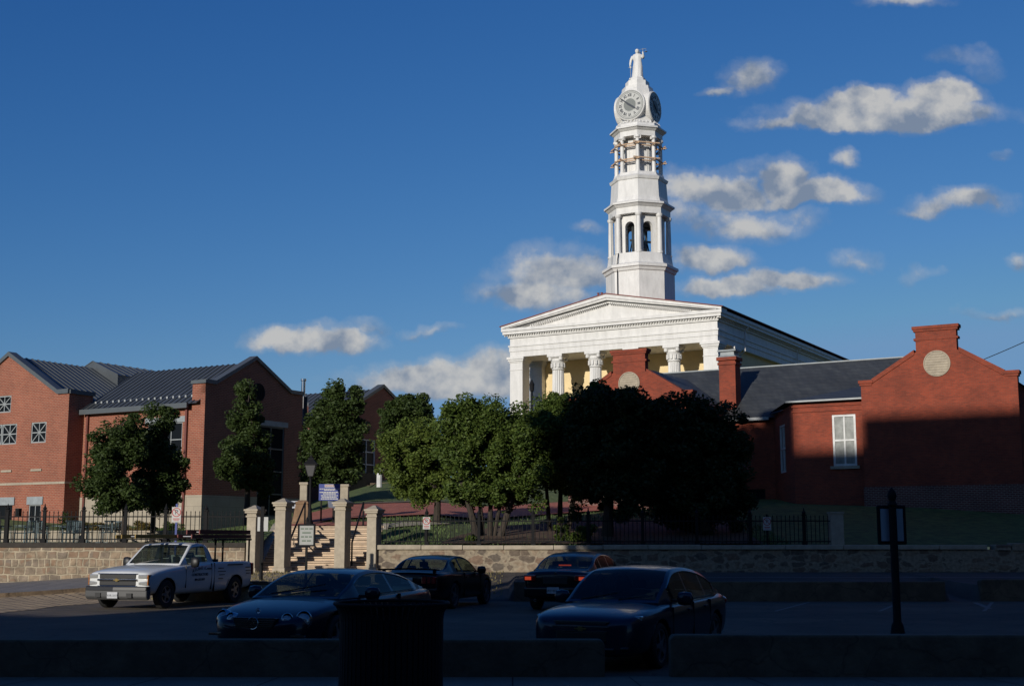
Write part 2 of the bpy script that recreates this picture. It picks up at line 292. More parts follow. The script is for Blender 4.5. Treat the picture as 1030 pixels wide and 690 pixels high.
# ------------------------------------------------------------------ mesh helpers
class MB:
    def __init__(s): s.v = []; s.f = []; s.m = []
    def poly(s, pts, mi=0):
        b = len(s.v); s.v += [tuple(p) for p in pts]; s.f.append(tuple(range(b, b+len(pts)))); s.m.append(mi)
    def box(s, x0, x1, y0, y1, z0, z1, mi=0, tf=None):
        P = [(x, y, z) for z in (z0, z1) for (x, y) in ((x0, y0), (x1, y0), (x1, y1), (x0, y1))]
        if tf: P = [tuple(tf @ Vector(p)) for p in P]
        b = len(s.v); s.v += P
        for q in ((3, 2, 1, 0), (4, 5, 6, 7), (0, 1, 5, 4), (1, 2, 6, 5), (2, 3, 7, 6), (3, 0, 4, 7)):
            s.f.append(tuple(b+i for i in q)); s.m.append(mi)
    def loft(s, rings, mi=0, caps=True, closed=True):
        n = len(rings[0]); b = len(s.v)
        for r in rings: s.v += [tuple(p) for p in r]
        for i in range(len(rings)-1):
            for j in range(n if closed else n-1):
                k = (j+1) % n
                s.f.append((b+i*n+j, b+i*n+k, b+(i+1)*n+k, b+(i+1)*n+j)); s.m.append(mi)
        if caps and closed:
            s.f.append(tuple(b+j for j in reversed(range(n)))); s.m.append(mi)
            e = b+(len(rings)-1)*n; s.f.append(tuple(e+j for j in range(n))); s.m.append(mi)
    def lathe(s, prof, n=16, c=(0, 0, 0), ph=0., mi=0, caps=True):
        s.loft([[(c[0]+r*cos(ph+2*pi*j/n), c[1]+r*sin(ph+2*pi*j/n), c[2]+z) for j in range(n)] for r, z in prof], mi, caps)
    def tube(s, path, r, n=6, mi=0):
        path = [Vector(p) for p in path]; rs = r if hasattr(r, '__len__') else [r]*len(path); R = []
        for i, p in enumerate(path):
            d = (path[min(i+1, len(path)-1)]-path[max(i-1, 0)]).normalized()
            a = d.orthogonal().normalized() if i == 0 else (R_a - d*R_a.dot(d)).normalized()
            R_a = a; b2 = d.cross(a)
            R.append([p+(a*cos(2*pi*j/n)+b2*sin(2*pi*j/n))*rs[i] for j in range(n)])
        s.loft(R, mi)
    def prism(s, pts, a, b, axis='y', mi=0):      # pts 2-D outline; extruded from a to b along axis
        f = {'y': lambda u, v, w: (u, w, v), 'x': lambda u, v, w: (w, u, v), 'z': lambda u, v, w: (u, v, w)}[axis]
        s.loft([[f(u, v, w) for u, v in pts] for w in (a, b)], mi)
    def wall(s, fn, u0, u1, v0, v1, holes=(), depth=.14, mi=0, mr=0):
        us = sorted({u0, u1, *[h[0] for h in holes], *[h[1] for h in holes]}); vs = sorted({v0, v1, *[h[2] for h in holes], *[h[3] for h in holes]})
        for i in range(len(us)-1):
            for j in range(len(vs)-1):
                cu = (us[i]+us[i+1])/2; cv = (vs[j]+vs[j+1])/2
                if any(h[0] < cu < h[1] and h[2] < cv < h[3] for h in holes): continue
                s.poly([fn(us[i], vs[j], 0), fn(us[i+1], vs[j], 0), fn(us[i+1], vs[j+1], 0), fn(us[i], vs[j+1], 0)], mi)
        for h in holes:
            for (a, b) in (((h[0], h[2]), (h[1], h[2])), ((h[1], h[2]), (h[1], h[3])), ((h[1], h[3]), (h[0], h[3])), ((h[0], h[3]), (h[0], h[2]))):
                s.poly([fn(*a, 0), fn(*b, 0), fn(*b, depth), fn(*a, depth)], mr)
    def build(s, name, mats, parent=None, smooth=False, **tags):
        me = bpy.data.meshes.new(name); me.from_pydata(s.v, [], s.f); me.update()
        if not isinstance(mats, (list, tuple)): mats = [mats]
        for m in mats: me.materials.append(m)
        if len(mats) > 1: me.polygons.foreach_set('material_index', s.m)
        if smooth: me.polygons.foreach_set('use_smooth', [True]*len(me.polygons))
        o = bpy.data.objects.new(name, me); C.objects.link(o)
        if parent: o.parent = parent
        for k, v in tags.items(): o[k] = v
        return o
def fixn(o):
    bm = bmesh.new(); bm.from_mesh(o.data); bmesh.ops.recalc_face_normals(bm, faces=bm.faces); bm.to_mesh(o.data); bm.free(); return o
def thing(name, label, cat, loc=(0, 0, 0), rz=0, group=None):
    o = bpy.data.objects.new(name, None); C.objects.link(o); o.location = loc; o.rotation_euler = (0, 0, rz); o.empty_display_size = .3
    o['label'] = label; o['category'] = cat
    if group: o['group'] = group
    return o
def tag(o, label, cat, group=None):
    o['label'] = label; o['category'] = cat
    if group: o['group'] = group
    return o
def dup(root, loc, rz=None, label=None, scale=None):
    r = root.copy(); C.objects.link(r); r.location = loc
    if rz is not None: r.rotation_euler = (0, 0, rz)
    if label: r['label'] = label
    if scale: r.scale = (scale,)*3
    for ch in list(root.children):
        c = ch.copy(); C.objects.link(c); c.parent = r
        for g in ch.children:
            d = g.copy(); C.objects.link(d); d.parent = c
    return r
def bevel(o, w=.02, seg=2):
    m = o.modifiers.new('bevel', 'BEVEL'); m.width = w; m.segments = seg; m.limit_method = 'ANGLE'; return o
def bake(o):
    dg = bpy.context.evaluated_depsgraph_get(); me = bpy.data.meshes.new_from_object(o.evaluated_get(dg)); o.modifiers.clear(); o.data = me; return o
def text(body, size, material, parent, loc, rot, name='lettering', ext=.002, align='CENTER', sx=1.):
    cu = bpy.data.curves.new(name, 'FONT'); cu.body = body; cu.size = size; cu.align_x = align; cu.align_y = 'CENTER'; cu.extrude = ext; cu.resolution_u = 2; cu.offset = size*.035 if name == 'numeral' else 0
    t = bpy.data.objects.new(name, cu); C.objects.link(t); bpy.context.view_layer.update()
    dg = bpy.context.evaluated_depsgraph_get(); me = bpy.data.meshes.new_from_object(t.evaluated_get(dg)); bpy.data.objects.remove(t)
    me.materials.clear(); me.materials.append(material)
    o = bpy.data.objects.new(name, me); C.objects.link(o); o.parent = parent; o.location = loc; o.rotation_euler = rot; o.scale = (sx, 1, 1)
    return o
def ss(t): t = max(0., min(1., t)); return t*t*(3-2*t)

# ------------------------------------------------------------------ ground
WY = 46.0                                   # front face of the long stone wall
def upper(X, Y):                            # strip between parking lot and stone wall
    zb = .21+(.6-.21)*ss((X+19)/8) if X < -10 else .62
    if Y < 38.1: return 0.
    k = ss((Y-38.2)/(WY-38.2))
    if X < -10.0: st = 0.
    elif X < -9.4: st = .45*ss((X+10.0)/.6)
    elif X < -6.8: st = .45
    elif X < -5.2: st = .45*(1-ss((X+6.8)/1.6))
    elif X < -.1: st = .06
    elif X < .1: st = .06+.38*(X+.1)/.2
    elif X < 12.6: st = .44
    elif X < 13.45: st = .44-.42*ss((X-12.55)/.15)
    else: st = .45*ss((X-13.45)/.1)
    return st+(zb-st)*k
def hill(X, Y):
    d = Y-46.4
    a = .012*d
    b = .10*min(d, 40)
    c = min(.155*d, 1.65)+.08*max(0, min(d-11, 29))
    kL = ss((X+15)/8); kR = ss((X-7)/6)
    z = (a*(1-kL)+b*kL)*(1-kR)+c*kR
    if -14 < X < -1: z += .30*ss(d/3.4)*ss((X+14)/3)*ss((-1-X)/3)
    if Y > 66 and X < -7: z += .10*min(Y-66, 20)*(1-kL)
    return 1.50+z
def sheet(xs, ys, fn, name, m, skip=None, kind='structure', dz=0):
    b = MB(); nx = len(xs); b.v = [(x, y, fn(x, y)+dz) for y in ys for x in xs]
    for j in range(len(ys)-1):
        for i in range(nx-1):
            if skip and skip((xs[i]+xs[i+1])/2, (ys[j]+ys[j+1])/2): continue
            b.f.append((j*nx+i, j*nx+i+1, (j+1)*nx+i+1, (j+1)*nx+i)); b.m.append(0)
    return b.build(name, m, None, True, kind=kind)
def rng_(a, b, st): return [a+(b-a)*i/max(1, round((b-a)/st)) for i in range(max(1, round((b-a)/st))+1)]
SX0, SX1, SY1 = -9.05, -4.9, 50.3
g = MB(); g.poly([(-3000, -3000, -.35), (3000, -3000, -.35), (3000, 4000, -.35), (-3000, 4000, -.35)]); g.build('ground', grass, kind='structure')
sheet(rng_(-60, 60, 4), rng_(17.2, 38.2, 3), lambda x, y: 0., 'parking_lot', asph)
sheet(rng_(-60, 60, 4), [-6, 4, 7, 9, 11, 13.5, 17.2], lambda x, y: .03+.27*ss((17-y)/7.), 'near_pavement', walkm)
sheet(rng_(-60, 60, 4), [-18, -6], lambda x, y: .18, 'near_road', asph)
jm = MB()
for x in rng_(-12, 12, 1.5):
    for (y0, y1) in ((13.5, 17.1),): jm.poly([(x, y0, .03+.27*ss((17-y0)/7)+.004), (x+.015, y0, .03+.27*ss((17-y0)/7)+.004), (x+.015, y1, .036), (x, y1, .036)])
jm.build('pavement_joints', ironm, kind='structure')
xs = sorted(set(rng_(-45, -19, 2)+rng_(-19, 20, .4)+rng_(20, 45, 2)+[-.1, .1, 12.55, 12.7, 13.45, 13.55]))
sheet(xs, [38.05]+rng_(38.2, 46.3, .6), upper, 'verge', dirt, skip=lambda x, y: x > -3.9)
sheet(xs, [38.05]+rng_(38.2, 46.3, .6), upper, 'upper_street', asph2, skip=lambda x, y: x < -3.9)
# left pavement with its kerb, setts strip and worn asphalt edge
def cy(x): return 39.5+(x+15.6)*.62 if x > -15.6 else 39.5+(x+15.6)*.15
pv = MB(); xs2 = rng_(-34, -9.6, .8)
for i in range(len(xs2)-1):
    a, b_ = xs2[i], xs2[i+1]; ya, yb = min(cy(a), 44.2), min(cy(b_), 44.2)
    za, zb = upper(a, ya)+.13, upper(b_, yb)+.13; wa, wb_ = upper(a, 46)+.03, upper(b_, 46)+.03
    pv.poly([(a, ya, za), (b_, yb, zb), (b_, 46.02, wb_), (a, 46.02, wa)]); pv.poly([(a, ya, za-.2), (b_, yb, zb-.2), (b_, yb, zb), (a, ya, za)], 1)
pv.build('left_pavement', [walkl, concr], kind='structure')
st = MB()
def sx_(y): return -12.3+.9*ss((y-33)/6)+.12*sin(y*2.1)              # ragged inner edge of the setts
def sz_(x, y): return (upper(x, y) if y > 38.05 else 0.)+.008
ys_ = rng_(27, 38.05, .5)+rng_(38.2, 44.2, .3)
for k in range(len(ys_)-1):
    ya, yb = ys_[k], ys_[k+1]; n = 26
    row = lambda y: [-34+(sx_(y)+34)*q/n for q in range(n+1)]
    ra, rb = row(ya), row(yb)
    for q in range(n):
        P = [(ra[q], ya), (ra[q+1], ya), (rb[q+1], yb), (rb[q], yb)]
        if all(p[1] > min(cy(p[0]), 44.2) for p in P): continue
        st.poly([(x, min(y, cy(x)+.02), sz_(x, min(y, cy(x)+.02))) for x, y in P])
st.build('setts_strip', setts, kind='structure')
# hill with lawn, cut open for the steps
hx = sorted(set(rng_(-60, -24, 4)+rng_(-24, SX0, .6)+rng_(SX0, SX1, .6)+rng_(SX1, 26, .6)+rng_(26, 80, 5)))
hy = sorted(set(rng_(46.35, SY1, .5)+rng_(SY1, 72, .8)+rng_(72, 110, 2.5)+[130, 180, 260]))
sheet(hx, hy, hill, 'lawn', grass, skip=lambda x, y: SX0 < x < SX1 and y < SY1)
def ribbon(left, right, n, fn, name, m, dz, w=6):
    b = MB()
    def ip(P, t):
        t *= len(P)-1; i = min(int(t), len(P)-2); f = t-i; return (P[i][0]*(1-f)+P[i+1][0]*f, P[i][1]*(1-f)+P[i+1][1]*f)
    g2 = []
    for i in range(n+1):
        a = ip(left, i/n); c = ip(right, i/n); g2.append([(a[0]+(c[0]-a[0])*j/w, a[1]+(c[1]-a[1])*j/w) for j in range(w+1)])
    for i in range(n):
        for j in range(w): b.poly([(*p, fn(*p)+dz) for p in (g2[i][j], g2[i+1][j], g2[i+1][j+1], g2[i][j+1])])
    return b.build(name, m, kind='structure')
ribbon([(-8.4, 50.3), (-7.2, 53.5), (-4.6, 55.0), (-.5, 57.5), (6, 63)], [(-8.5, 50.4), (-9.6, 57), (-8.2, 61.0), (-1.5, 63.5), (7, 70.5)], 40, hill, 'brick_path', brickpave, .09, 14)
ribbon([(-8.9, 50.3), (-8.5, 51.5)], [(-5.0, 50.3), (-5.6, 52)], 5, hill, 'stair_landing', brickpave, .10, 8)
ribbon([(-4.8, 49.8), (-3.4, 51.3), (-2.5, 53.2)], [(-4.9, 51.2), (-4.5, 52.6), (-3.0, 53.5)], 12, hill, 'stone_walk', stonet, .05)
ribbon([(-14, 57), (-9.9, 57.8)], [(-14, 58.2), (-9.7, 58.8)], 12, hill, 'far_walk', walkm, .04)
ribbon([(-9.5, 61.5), (-3.5, 64.0)], [(-9.3, 62.1), (-3.2, 64.7)], 12, hill, 'path_kerb', walkm, .05)
ribbon([(-2.6, 46.8), (5, 46.8), (9, 46.8)], [(-.8, 53.5), (5, 57), (9, 54)], 24, hill, 'mulch_bed', mulch, .07, 18)

# ------------------------------------------------------------------ unseen buildings behind the camera (they cast the evening shade) and blocks added to cut sky light
def back_building(name, u0, u1, q0, q1, h, label, ang=30):
    """u along the street line, q away from it (both in the rotated street grid)"""
    f = Frame(0, 0, ang); p = f.w((u0+u1)/2, (q0+q1)/2)
    b = thing(name, label, 'building', p, -radians(ang)); w, d = (u1-u0)/2, (q1-q0)/2
    m = MB(); cols = max(1, int((u1-u0)/3.2)); rows = max(1, int(h/3.6)); holes = []
    for i in range(cols):
        for j in range(rows):
            cx = -w+(i+.5)*2*w/cols; z = 1.2+j*(h-1.5)/rows; holes.append((cx-.6, cx+.6, z, z+1.8))
    m.wall(lambda u, v, q: (u, d-q, v), -w, w, 0, h, holes, .15)
    m.poly([(-w, -d, 0), (w, -d, 0), (w, -d, h), (-w, -d, h)]); m.poly([(-w, -d, 0), (-w, d, 0), (-w, d, h), (-w, -d, h)]); m.poly([(w, -d, 0), (w, d, 0), (w, d, h), (w, -d, h)]); m.poly([(-w, -d, h), (w, -d, h), (w, d, h), (-w, d, h)])
    m.build('wall', slate if name == 'skylight_blocker' else brickR, b)
    for hh in holes[:90]:
        f = MB(); f.poly([(hh[0], d-.13, hh[2]), (hh[1], d-.13, hh[2]), (hh[1], d-.13, hh[3]), (hh[0], d-.13, hh[3])]); f.build('window', winglass, b)
back_building('tall_building', -16.9, 50, -40, -25, 29.5, 'tallest flat roofed brick block across the street behind the viewpoint')
back_building('tall_building', -20.2, -16.91, -40, -25, 28.15, 'narrow brick bay one storey lower than both its tall neighbours, behind the viewpoint')
back_building('tall_building', -21.95, -20.21, -40, -25, 31.2, 'slender brick tower bay at the left end of the tall block behind the viewpoint')
back_building('low_building', -25.1, -21.96, -40, -25, 15.3, 'four storey brick building beside the slender tower bay behind the viewpoint')
back_building('low_building', -28.0, -25.11, -40, -25, 12.4, 'three storey brick building next to the long low one behind the viewpoint')
back_building('low_building', -75, -28.01, -45, -25, 9, 'long low brick block added at the left end behind the viewpoint to hide bright low sky')  # unseen block added to hide the bright low sky around the sun
back_building('skylight_blocker', 36, 58, -12, 46, 30, 'plain dark slate clad block added far outside the right of the view to cut sky light', 0)  # unseen block added to dim the sky light on foreground and shaded faces
back_building('skylight_blocker', 50, 66, 47, 112, 24, 'second plain slate clad block added farther up the hill outside the right of the view to cut sky light', 0)  # another unseen block, added to darken the shaded left gable

# ------------------------------------------------------------------ windows used on the buildings
def rect_window(parent, fn, u0, u1, v0, v1, fm, gm, mu=1, mv=1, X=False, fw=.06, name='window', proud=.05):
    f = MB()
    def bar(a, b, c, d_, dep=(.03, .10)):
        P = [fn(a, c, dep[1]), fn(b, c, dep[1]), fn(b, c, dep[0]), fn(a, c, dep[0]), fn(a, d_, dep[1]), fn(b, d_, dep[1]), fn(b, d_, dep[0]), fn(a, d_, dep[0])]
        bb = len(f.v); f.v += P
        for q in ((3, 2, 1, 0), (4, 5, 6, 7), (0, 1, 5, 4), (1, 2, 6, 5), (2, 3, 7, 6), (3, 0, 4, 7)): f.f.append(tuple(bb+i for i in q)); f.m.append(0)
    bar(u0, u0+fw, v0, v1); bar(u1-fw, u1, v0, v1); bar(u0+fw, u1-fw, v0, v0+fw); bar(u0+fw, u1-fw, v1-fw, v1)
    for i in range(1, mu+1): c = u0+(u1-u0)*i/(mu+1); bar(c-fw/2.6, c+fw/2.6, v0+fw, v1-fw, (.045, .09))
    for i in range(1, mv+1): c = v0+(v1-v0)*i/(mv+1); bar(u0+fw, u1-fw, c-fw/2.4, c+fw/2.4, (.04, .095))
    if X:
        for a, b in (((u0, v0), (u1, v1)), ((u0, v1), (u1, v0))):
            f.tube([fn(*a, .06), fn(*b, .06)], fw/2.2, 4)
    w = f.build(name, fm, parent); g = MB(); g.poly([fn(u0, v0, .09), fn(u1, v0, .09), fn(u1, v1, .09), fn(u0, v1, .09)]); g.build('pane', gm, w)
    return w
def seamed(m, p00, p10, p11, p01, sp=.42, h=.05, mi=0):
    """roof slope: p00-p10 eave, p01-p11 ridge; seams run eave to ridge"""
    p00, p10, p11, p01 = map(Vector, (p00, p10, p11, p01)); m.poly([p00, p10, p11, p01], mi)
    n = max(1, int((p10-p00).length/sp)); nn = (p10-p00).cross(p01-p00).normalized()
    if nn.z < 0: nn = -nn
    e = (p10-p00).normalized()*.03
    for i in range(n+1):
        a = p00.lerp(p10, i/n); b = p01.lerp(p11, i/n)
        if (a-b).length < .2: continue
        bb = len(m.v); m.v += [tuple(q) for q in (a-e, a+e, b+e, b-e, a-e+nn*h, a+e+nn*h, b+e+nn*h, b-e+nn*h)]
        for q in ((4, 5, 6, 7), (0, 1, 5, 4), (1, 2, 6, 5), (2, 3, 7, 6), (3, 0, 4, 7)): m.f.append(tuple(bb+k for k in q)); m.m.append(mi)
def coping(m, pts, a, b, axis, h=.2, over=.08, mi=0):
    """metal coping following the outline pts (u,z), thickness between a and b"""
    for (u0, z0), (u1, z1) in zip(pts[:-1], pts[1:]):
        m.prism([(u0, z0), (u1, z1), (u1, z1+h), (u0, z0+h)], a-over, b+over, axis, mi)

# ------------------------------------------------------------------ left brick building
B = Frame(-16.697, 70)
lb = thing('brick_building', 'orange brick civic building with grey seamed metal roofs behind the left patio', 'building', (B.x, B.y, 0), -B.a)
GA = [(0, 10.15), (.75, 10.15), (4.0, 11.9), (7.15, 10.25), (8.3, 10.25)]
fs = lambda u, v, q: (-q, u, v)      # wing gable, faces +x
ff = lambda u, v, q: (u, q, v)       # faces -y
m = MB(); hw_ = (4.4, 6.7, 3.0, 8.2)
m.wall(fs, 0, 8.3, 4.1, 10.15, [hw_ if False else (4.4, 6.7, 4.1, 8.2)], .3); m.poly([(0, u, z) for u, z in GA] + [(0, 8.3, 10.15)])
m.prism(GA+[(8.3, 9.6), (0, 9.6)], -.35, -.002, 'x')
m.box(-9.3, -.002, 8.0, 8.3, 1, 9.2)
m.wall(ff, -9.35, -.95, 4.1, 9.0, [(-4.2, -1.6, 6.2, 8.1)], .15)
m.wall(ff, -.95, 0, 4.1, 10.15)
m.poly([(-.95, 0, 9), (-.95, .35, 9), (-.95, .35, 10.15), (-.95, 0, 10.15)])
m.build('wing_wall', brickL, lb)
m = MB(); m.wall(lambda u, v, q: (.03-q, u, v), 0, 8.33, 1.0, 4.1, [(4.4, 6.7, 3.0, 4.1)], .3); m.wall(lambda u, v, q: (u, -.03+q, v), -9.35, .03, 1, 4.1); m.poly([(.03, -.03, 4.1), (.03, 8.33, 4.1), (-.1, 8.33, 4.1), (-9.35, .1, 4.1), (-9.35, -.03, 4.1)])
m.build('stone_base', cream, lb)
m = MB(); coping(m, GA, -.35, 0, 'x', .22, .1); m.box(-1.0, 0.1, -.1, .05, 10.15, 10.34); m.build('parapet_coping', seamd, lb)
rect_window(lb, fs, 4.4, 6.7, 3.0, 8.2, seamd, winglass, 1, 3, fw=.09, name='tall_window')
m = MB(); m.box(-.02, .05, 3.9, 6.95, 8.2, 8.5); m.build('lintel', lintel, lb)
rect_window(lb, ff, -4.2, -1.6, 6.2, 8.1, gframe, winglass, 2, 1)
m = MB(); m.box(-4.4, -1.4, -.05, .02, 8.1, 8.42); m.build('lintel', lintel, lb)
m = MB(); m.lathe([(.52, 0), (.52, .06), (.44, .06), (.44, .02)], 24)
for i in range(6): m.box(-.44+.02, .44-.02, -.4+i*.14, -.34+i*.14, .02, .05)
o = m.build('round_louvre', ironm, lb); o.location = (0, 4.3, 10.05); o.rotation_euler = (0, pi/2, 0)
for x in (-8.95, -1.25):
    m = MB(); m.box(x-.07, x+.07, -.13, -.035, 1.4, 9.0); m.build('downspout', downs, lb)
m = MB(); seamed(m, (-9.3, -.3, 9.05), (-.36, -.3, 9.05), (-.36, 4.0, 11.75), (-9.3, 4.0, 11.75)); seamed(m, (-9.3, 8.5, 9.05), (-.36, 8.5, 9.05), (-.36, 4.0, 11.75), (-9.3, 4.0, 11.75)); m.build('wing_roof', seam, lb)
m = MB(); m.box(-9.3, -.95, -.42, -.28, 8.82, 9.1); m.build('gutter', seamd, lb)
m = MB()
for i in range(18):
    x = -8.9+i*.47; m.box(x, x+.12, .35, .42, 9.5, 9.62)
m.build('snow_guards', gframe, lb)
# front gable block
YF = -1.15; XR = -9.35
def b1(px, py): return B.front(px, py, YF)
pk = b1(10, 354); xp = pk[0]; zp = pk[1]-.25; XL = 2*xp-XR
fb = lambda u, v, q: (u, YF+q, v)
G1 = [(XR, 10.0), (XR-.9, 10.0), (xp, zp), (XL+.9, 10.0), (XL, 10.0)]
def hole(px0, py0, px1, py1):
    a = b1(px0, py0); c = b1(px1, py1); return (a[0], c[0], min(a[1], c[1]), max(a[1], c[1]))
H1 = hole(32, 421, 46, 441); H1 = (H1[0], H1[1], 7.25, 8.45); wdt = H1[1]-H1[0]
a = b1(17, 430)[0]; H2 = (a-wdt*2.05, a, 7.25, 8.45); c_ = b1(12, 390)[0]; H3 = (c_-wdt*2.0, c_, 9.15, 10.15)
d0 = b1(29, 510)[0]; d1 = b1(41, 510)[0]; D1 = (d0, d1, 1.6, 3.7); e1 = b1(12.5, 510)[0]; D2 = (e1-2.6, e1, 1.6, 3.7)
m = MB(); m.wall(fb, XL, XR, 1.2, 10.0, [H1, H2, D1, D2, (H3[0], H3[1], H3[2], 10.0)], .2)
# gable triangle above z=10, leaving the top of the attic window open
def zg(u): return 10.0+(zp-10.0)*(1-abs(u-xp)/(XR-.9-xp))
m.poly([fb(XL+.9, 10, 0), fb(H3[0], 10, 0), fb(H3[0], zg(H3[0]), 0)]); m.poly([fb(H3[1], 10, 0), fb(XR-.9, 10, 0), fb(H3[1], zg(H3[1]), 0)])
m.poly([fb(H3[0], 10.15, 0), fb(H3[1], 10.15, 0), fb(H3[1], zg(H3[1]), 0)]+([fb(xp, zp, 0)] if H3[0] < xp < H3[1] else [])+[fb(H3[0], zg(H3[0]), 0)])
for u in (H3[0], H3[1]): m.poly([fb(u, 10, 0), fb(u, 10.15, 0), fb(u, 10.15, .2), fb(u, 10, .2)])
m.poly([(XR, YF, 1.2), (XR, 14, 1.2), (XR, 14, 9.4), (XR, .6, 9.4), (XR, .6, 10.0), (XR, YF, 10.0)]); m.poly([(XL, YF, 1.2), (XL, 14, 1.2), (XL, 14, 9.8), (XL, YF, 10.0)])
m.poly([(XR, .6, 9.4), (XR-.4, .6, 9.4), (XR-.4, .6, 10.0), (XR, .6, 10.0)])
m.build('gable_block_wall', brickL, lb)
m = MB(); coping(m, G1, YF, YF+.35, 'y', .26, .12); m.box(XR-.35, XR+.1, YF, .7, 9.99, 10.22); m.build('gable_coping', seamd, lb)
m = MB(); m.box(XL, XR+.03, YF-.03, YF-.001, 4.85, 4.98); m.box(XR+.001, XR+.03, YF-.03, 0, 4.85, 4.98); m.build('stone_band', cream, lb)
for h in (H1, (H2[0], (H2[0]+H2[1])/2-.02, H2[2], H2[3]), ((H2[0]+H2[1])/2+.02, H2[1], H2[2], H2[3]), (H3[0], (H3[0]+H3[1])/2-.02, H3[2], H3[3]), ((H3[0]+H3[1])/2+.02, H3[1], H3[2], H3[3])):
    rect_window(lb, fb, *h, gframe, winglass, 1, 1, True, fw=.07)
for h in (D1, D2):
    rect_window(lb, fb, *h, ironm if h is D2 else gframe, winglass, 1 if h is D1 else 3, 2 if h is D1 else 1, fw=.06, name='patio_door')
    m = MB(); m.box(h[0]-.15, h[1]+.18, YF-.06, YF+.02, 3.7, 4.15); m.build('lintel', lintel, lb)
for px in (7, 37):
    a = b1(px, 470); m = MB(); m.box(a[0]-.45, a[0]+.45, YF-.06, YF+.02, 5.62, 5.74); m.build('stone_sill', cream, lb)
a = b1(20, 514); m = MB(); m.box(a[0]-.16, a[0]+.16, YF-.2, YF, 3.05, 3.5); m.prism([(a[0]-.1, 3.1), (a[0]+.1, 3.1), (a[0]+.1, 3.42), (a[0]-.1, 3.42)], YF-.23, YF-.2, 'y'); m.build('wall_lamp', [ironm], lb)
m = MB(); seamed(m, (XR-.2, YF+.35, 9.75), (XR-.2, 16, 9.75), (xp, 16, zp), (xp, YF+.35, zp)); seamed(m, (XL+.2, YF+.35, 9.75), (XL+.2, 16, 9.75), (xp, 16, zp), (xp, YF+.35, zp)); m.build('gable_block_roof', seam, lb)
m = MB(); zr_ = zp+.42
for sx in (-1, 1): seamed(m, (xp+sx*2.3, 5.2, zr_-1.0), (xp+sx*2.3, 11.5, zr_-1.0), (xp, 11.5, zr_), (xp, 5.2, zr_), .6)
m.poly([(xp-2.3, 5.2, zr_-1.9), (xp+2.3, 5.2, zr_-1.9), (xp+2.3, 5.2, zr_-1.0), (xp, 5.2, zr_), (xp-2.3, 5.2, zr_-1.0)]); m.poly([(xp+2.25, 5.2, zr_-1.9), (xp+2.25, 11.5, zr_-1.9), (xp+2.25, 11.5, zr_-1.0), (xp+2.25, 5.2, zr_-1.0)]); m.build('raised_roof', seam, lb)
m = MB(); m.lathe([(.13, 0), (.13, 1.0), (.18, 1.02), (.18, 1.15)], 12, (-2.6, 11.5, 10.6)); m.lathe([(.35, -6), (.35, 0)], 8, (-2.6, 11.5, 10.6)); m.build('flue_pipe', chrome, lb)

# ------------------------------------------------------------------ far brick building with stair
Dn = Frame(-10.93, 85.5)
fbld = thing('brick_building', 'shaded brick gabled building half hidden behind the tall trees left of centre', 'building', (Dn.x, Dn.y, 0), -Dn.a)
GD = [(0, 10.5), (.8, 10.5), (4.0, 12.1), (7.2, 10.5), (8.3, 10.5)]
m = MB(); m.wall(fs, 0, 8.3, 3.0, 10.5, [(1.3, 3.2, 5.0, 8.4)], .2); m.poly([(0, u, z) for u, z in GD]); m.prism(GD+[(8.3, 10), (0, 10)], -.35, -.002, 'x'); m.wall(ff, -14, 0, 3, 9.5); m.poly([(-14, 8.3, 3), (0, 8.3, 3), (0, 8.3, 10), (-14, 8.3, 10)]); m.poly([(-14, 0, 3), (-14, 8.3, 3), (-14, 8.3, 9.5), (-14, 0, 9.5)]); m.build('wall', brickL, fbld)
rect_window(fbld, fs, 1.3, 3.2, 5.0, 8.4, wframe, winglass, 1, 3, fw=.08, name='tall_window')
m = MB(); coping(m, GD, -.35, 0, 'x', .22, .1); m.build('coping', seamd, fbld)
m = MB(); seamed(m, (-14, -.4, 9.5), (-.36, -.4, 9.5), (-.36, 4, 12.0), (-14, 4, 12.0)); seamed(m, (-14, 8.6, 9.5), (-.36, 8.6, 9.5), (-.36, 4, 12.0), (-14, 4, 12.0)); m.build('roof', seam, fbld)
m = MB(); m.box(-3.5, .6, -1.4, -.2, 8.6, 8.9); m.build('porch_canopy', signb, fbld)
es = thing('entrance_stairs', 'dark concrete entrance steps with railing below the far brick building', 'stairs', (-7.0, 76.5, 0), -B.a)
m = MB()
for i in range(10): m.box(-4, 4, i*.35, 4.5, 3.6+i*.16, 3.76+i*.16)
m.build('flight', concr, es)
m = MB(); m.box(-4.6, -4.02, -.2, 4.5, 3.4, 5.8); m.build('cheek_wall', concr, es); m = MB(); m.box(4.02, 4.6, -.2, 4.5, 3.4, 5.2); m.build('cheek_wall', concr, es)
m = MB(); 
for x in (-2, 1.5):
    m.tube([(x, 0, 3.6), (x, 0, 4.6), (x, 3.4, 6.1), (x, 3.4, 5.2)], .03)
m.build('railing', ironm, es)
m = MB(); m.lathe([(.16, 0), (.16, .9)], 10); m.box(-.32, .32, -.1, .1, .9, 1.0)
for i, (px, py) in enumerate(((381.5, 490),)):
    p = at(px, py, 74); o = m.build('pipe_vent', wframe, None); o.location = p; o.location.z = p.z; tag(o, 'white vent post standing on the wall of the far entrance steps', 'vent post')

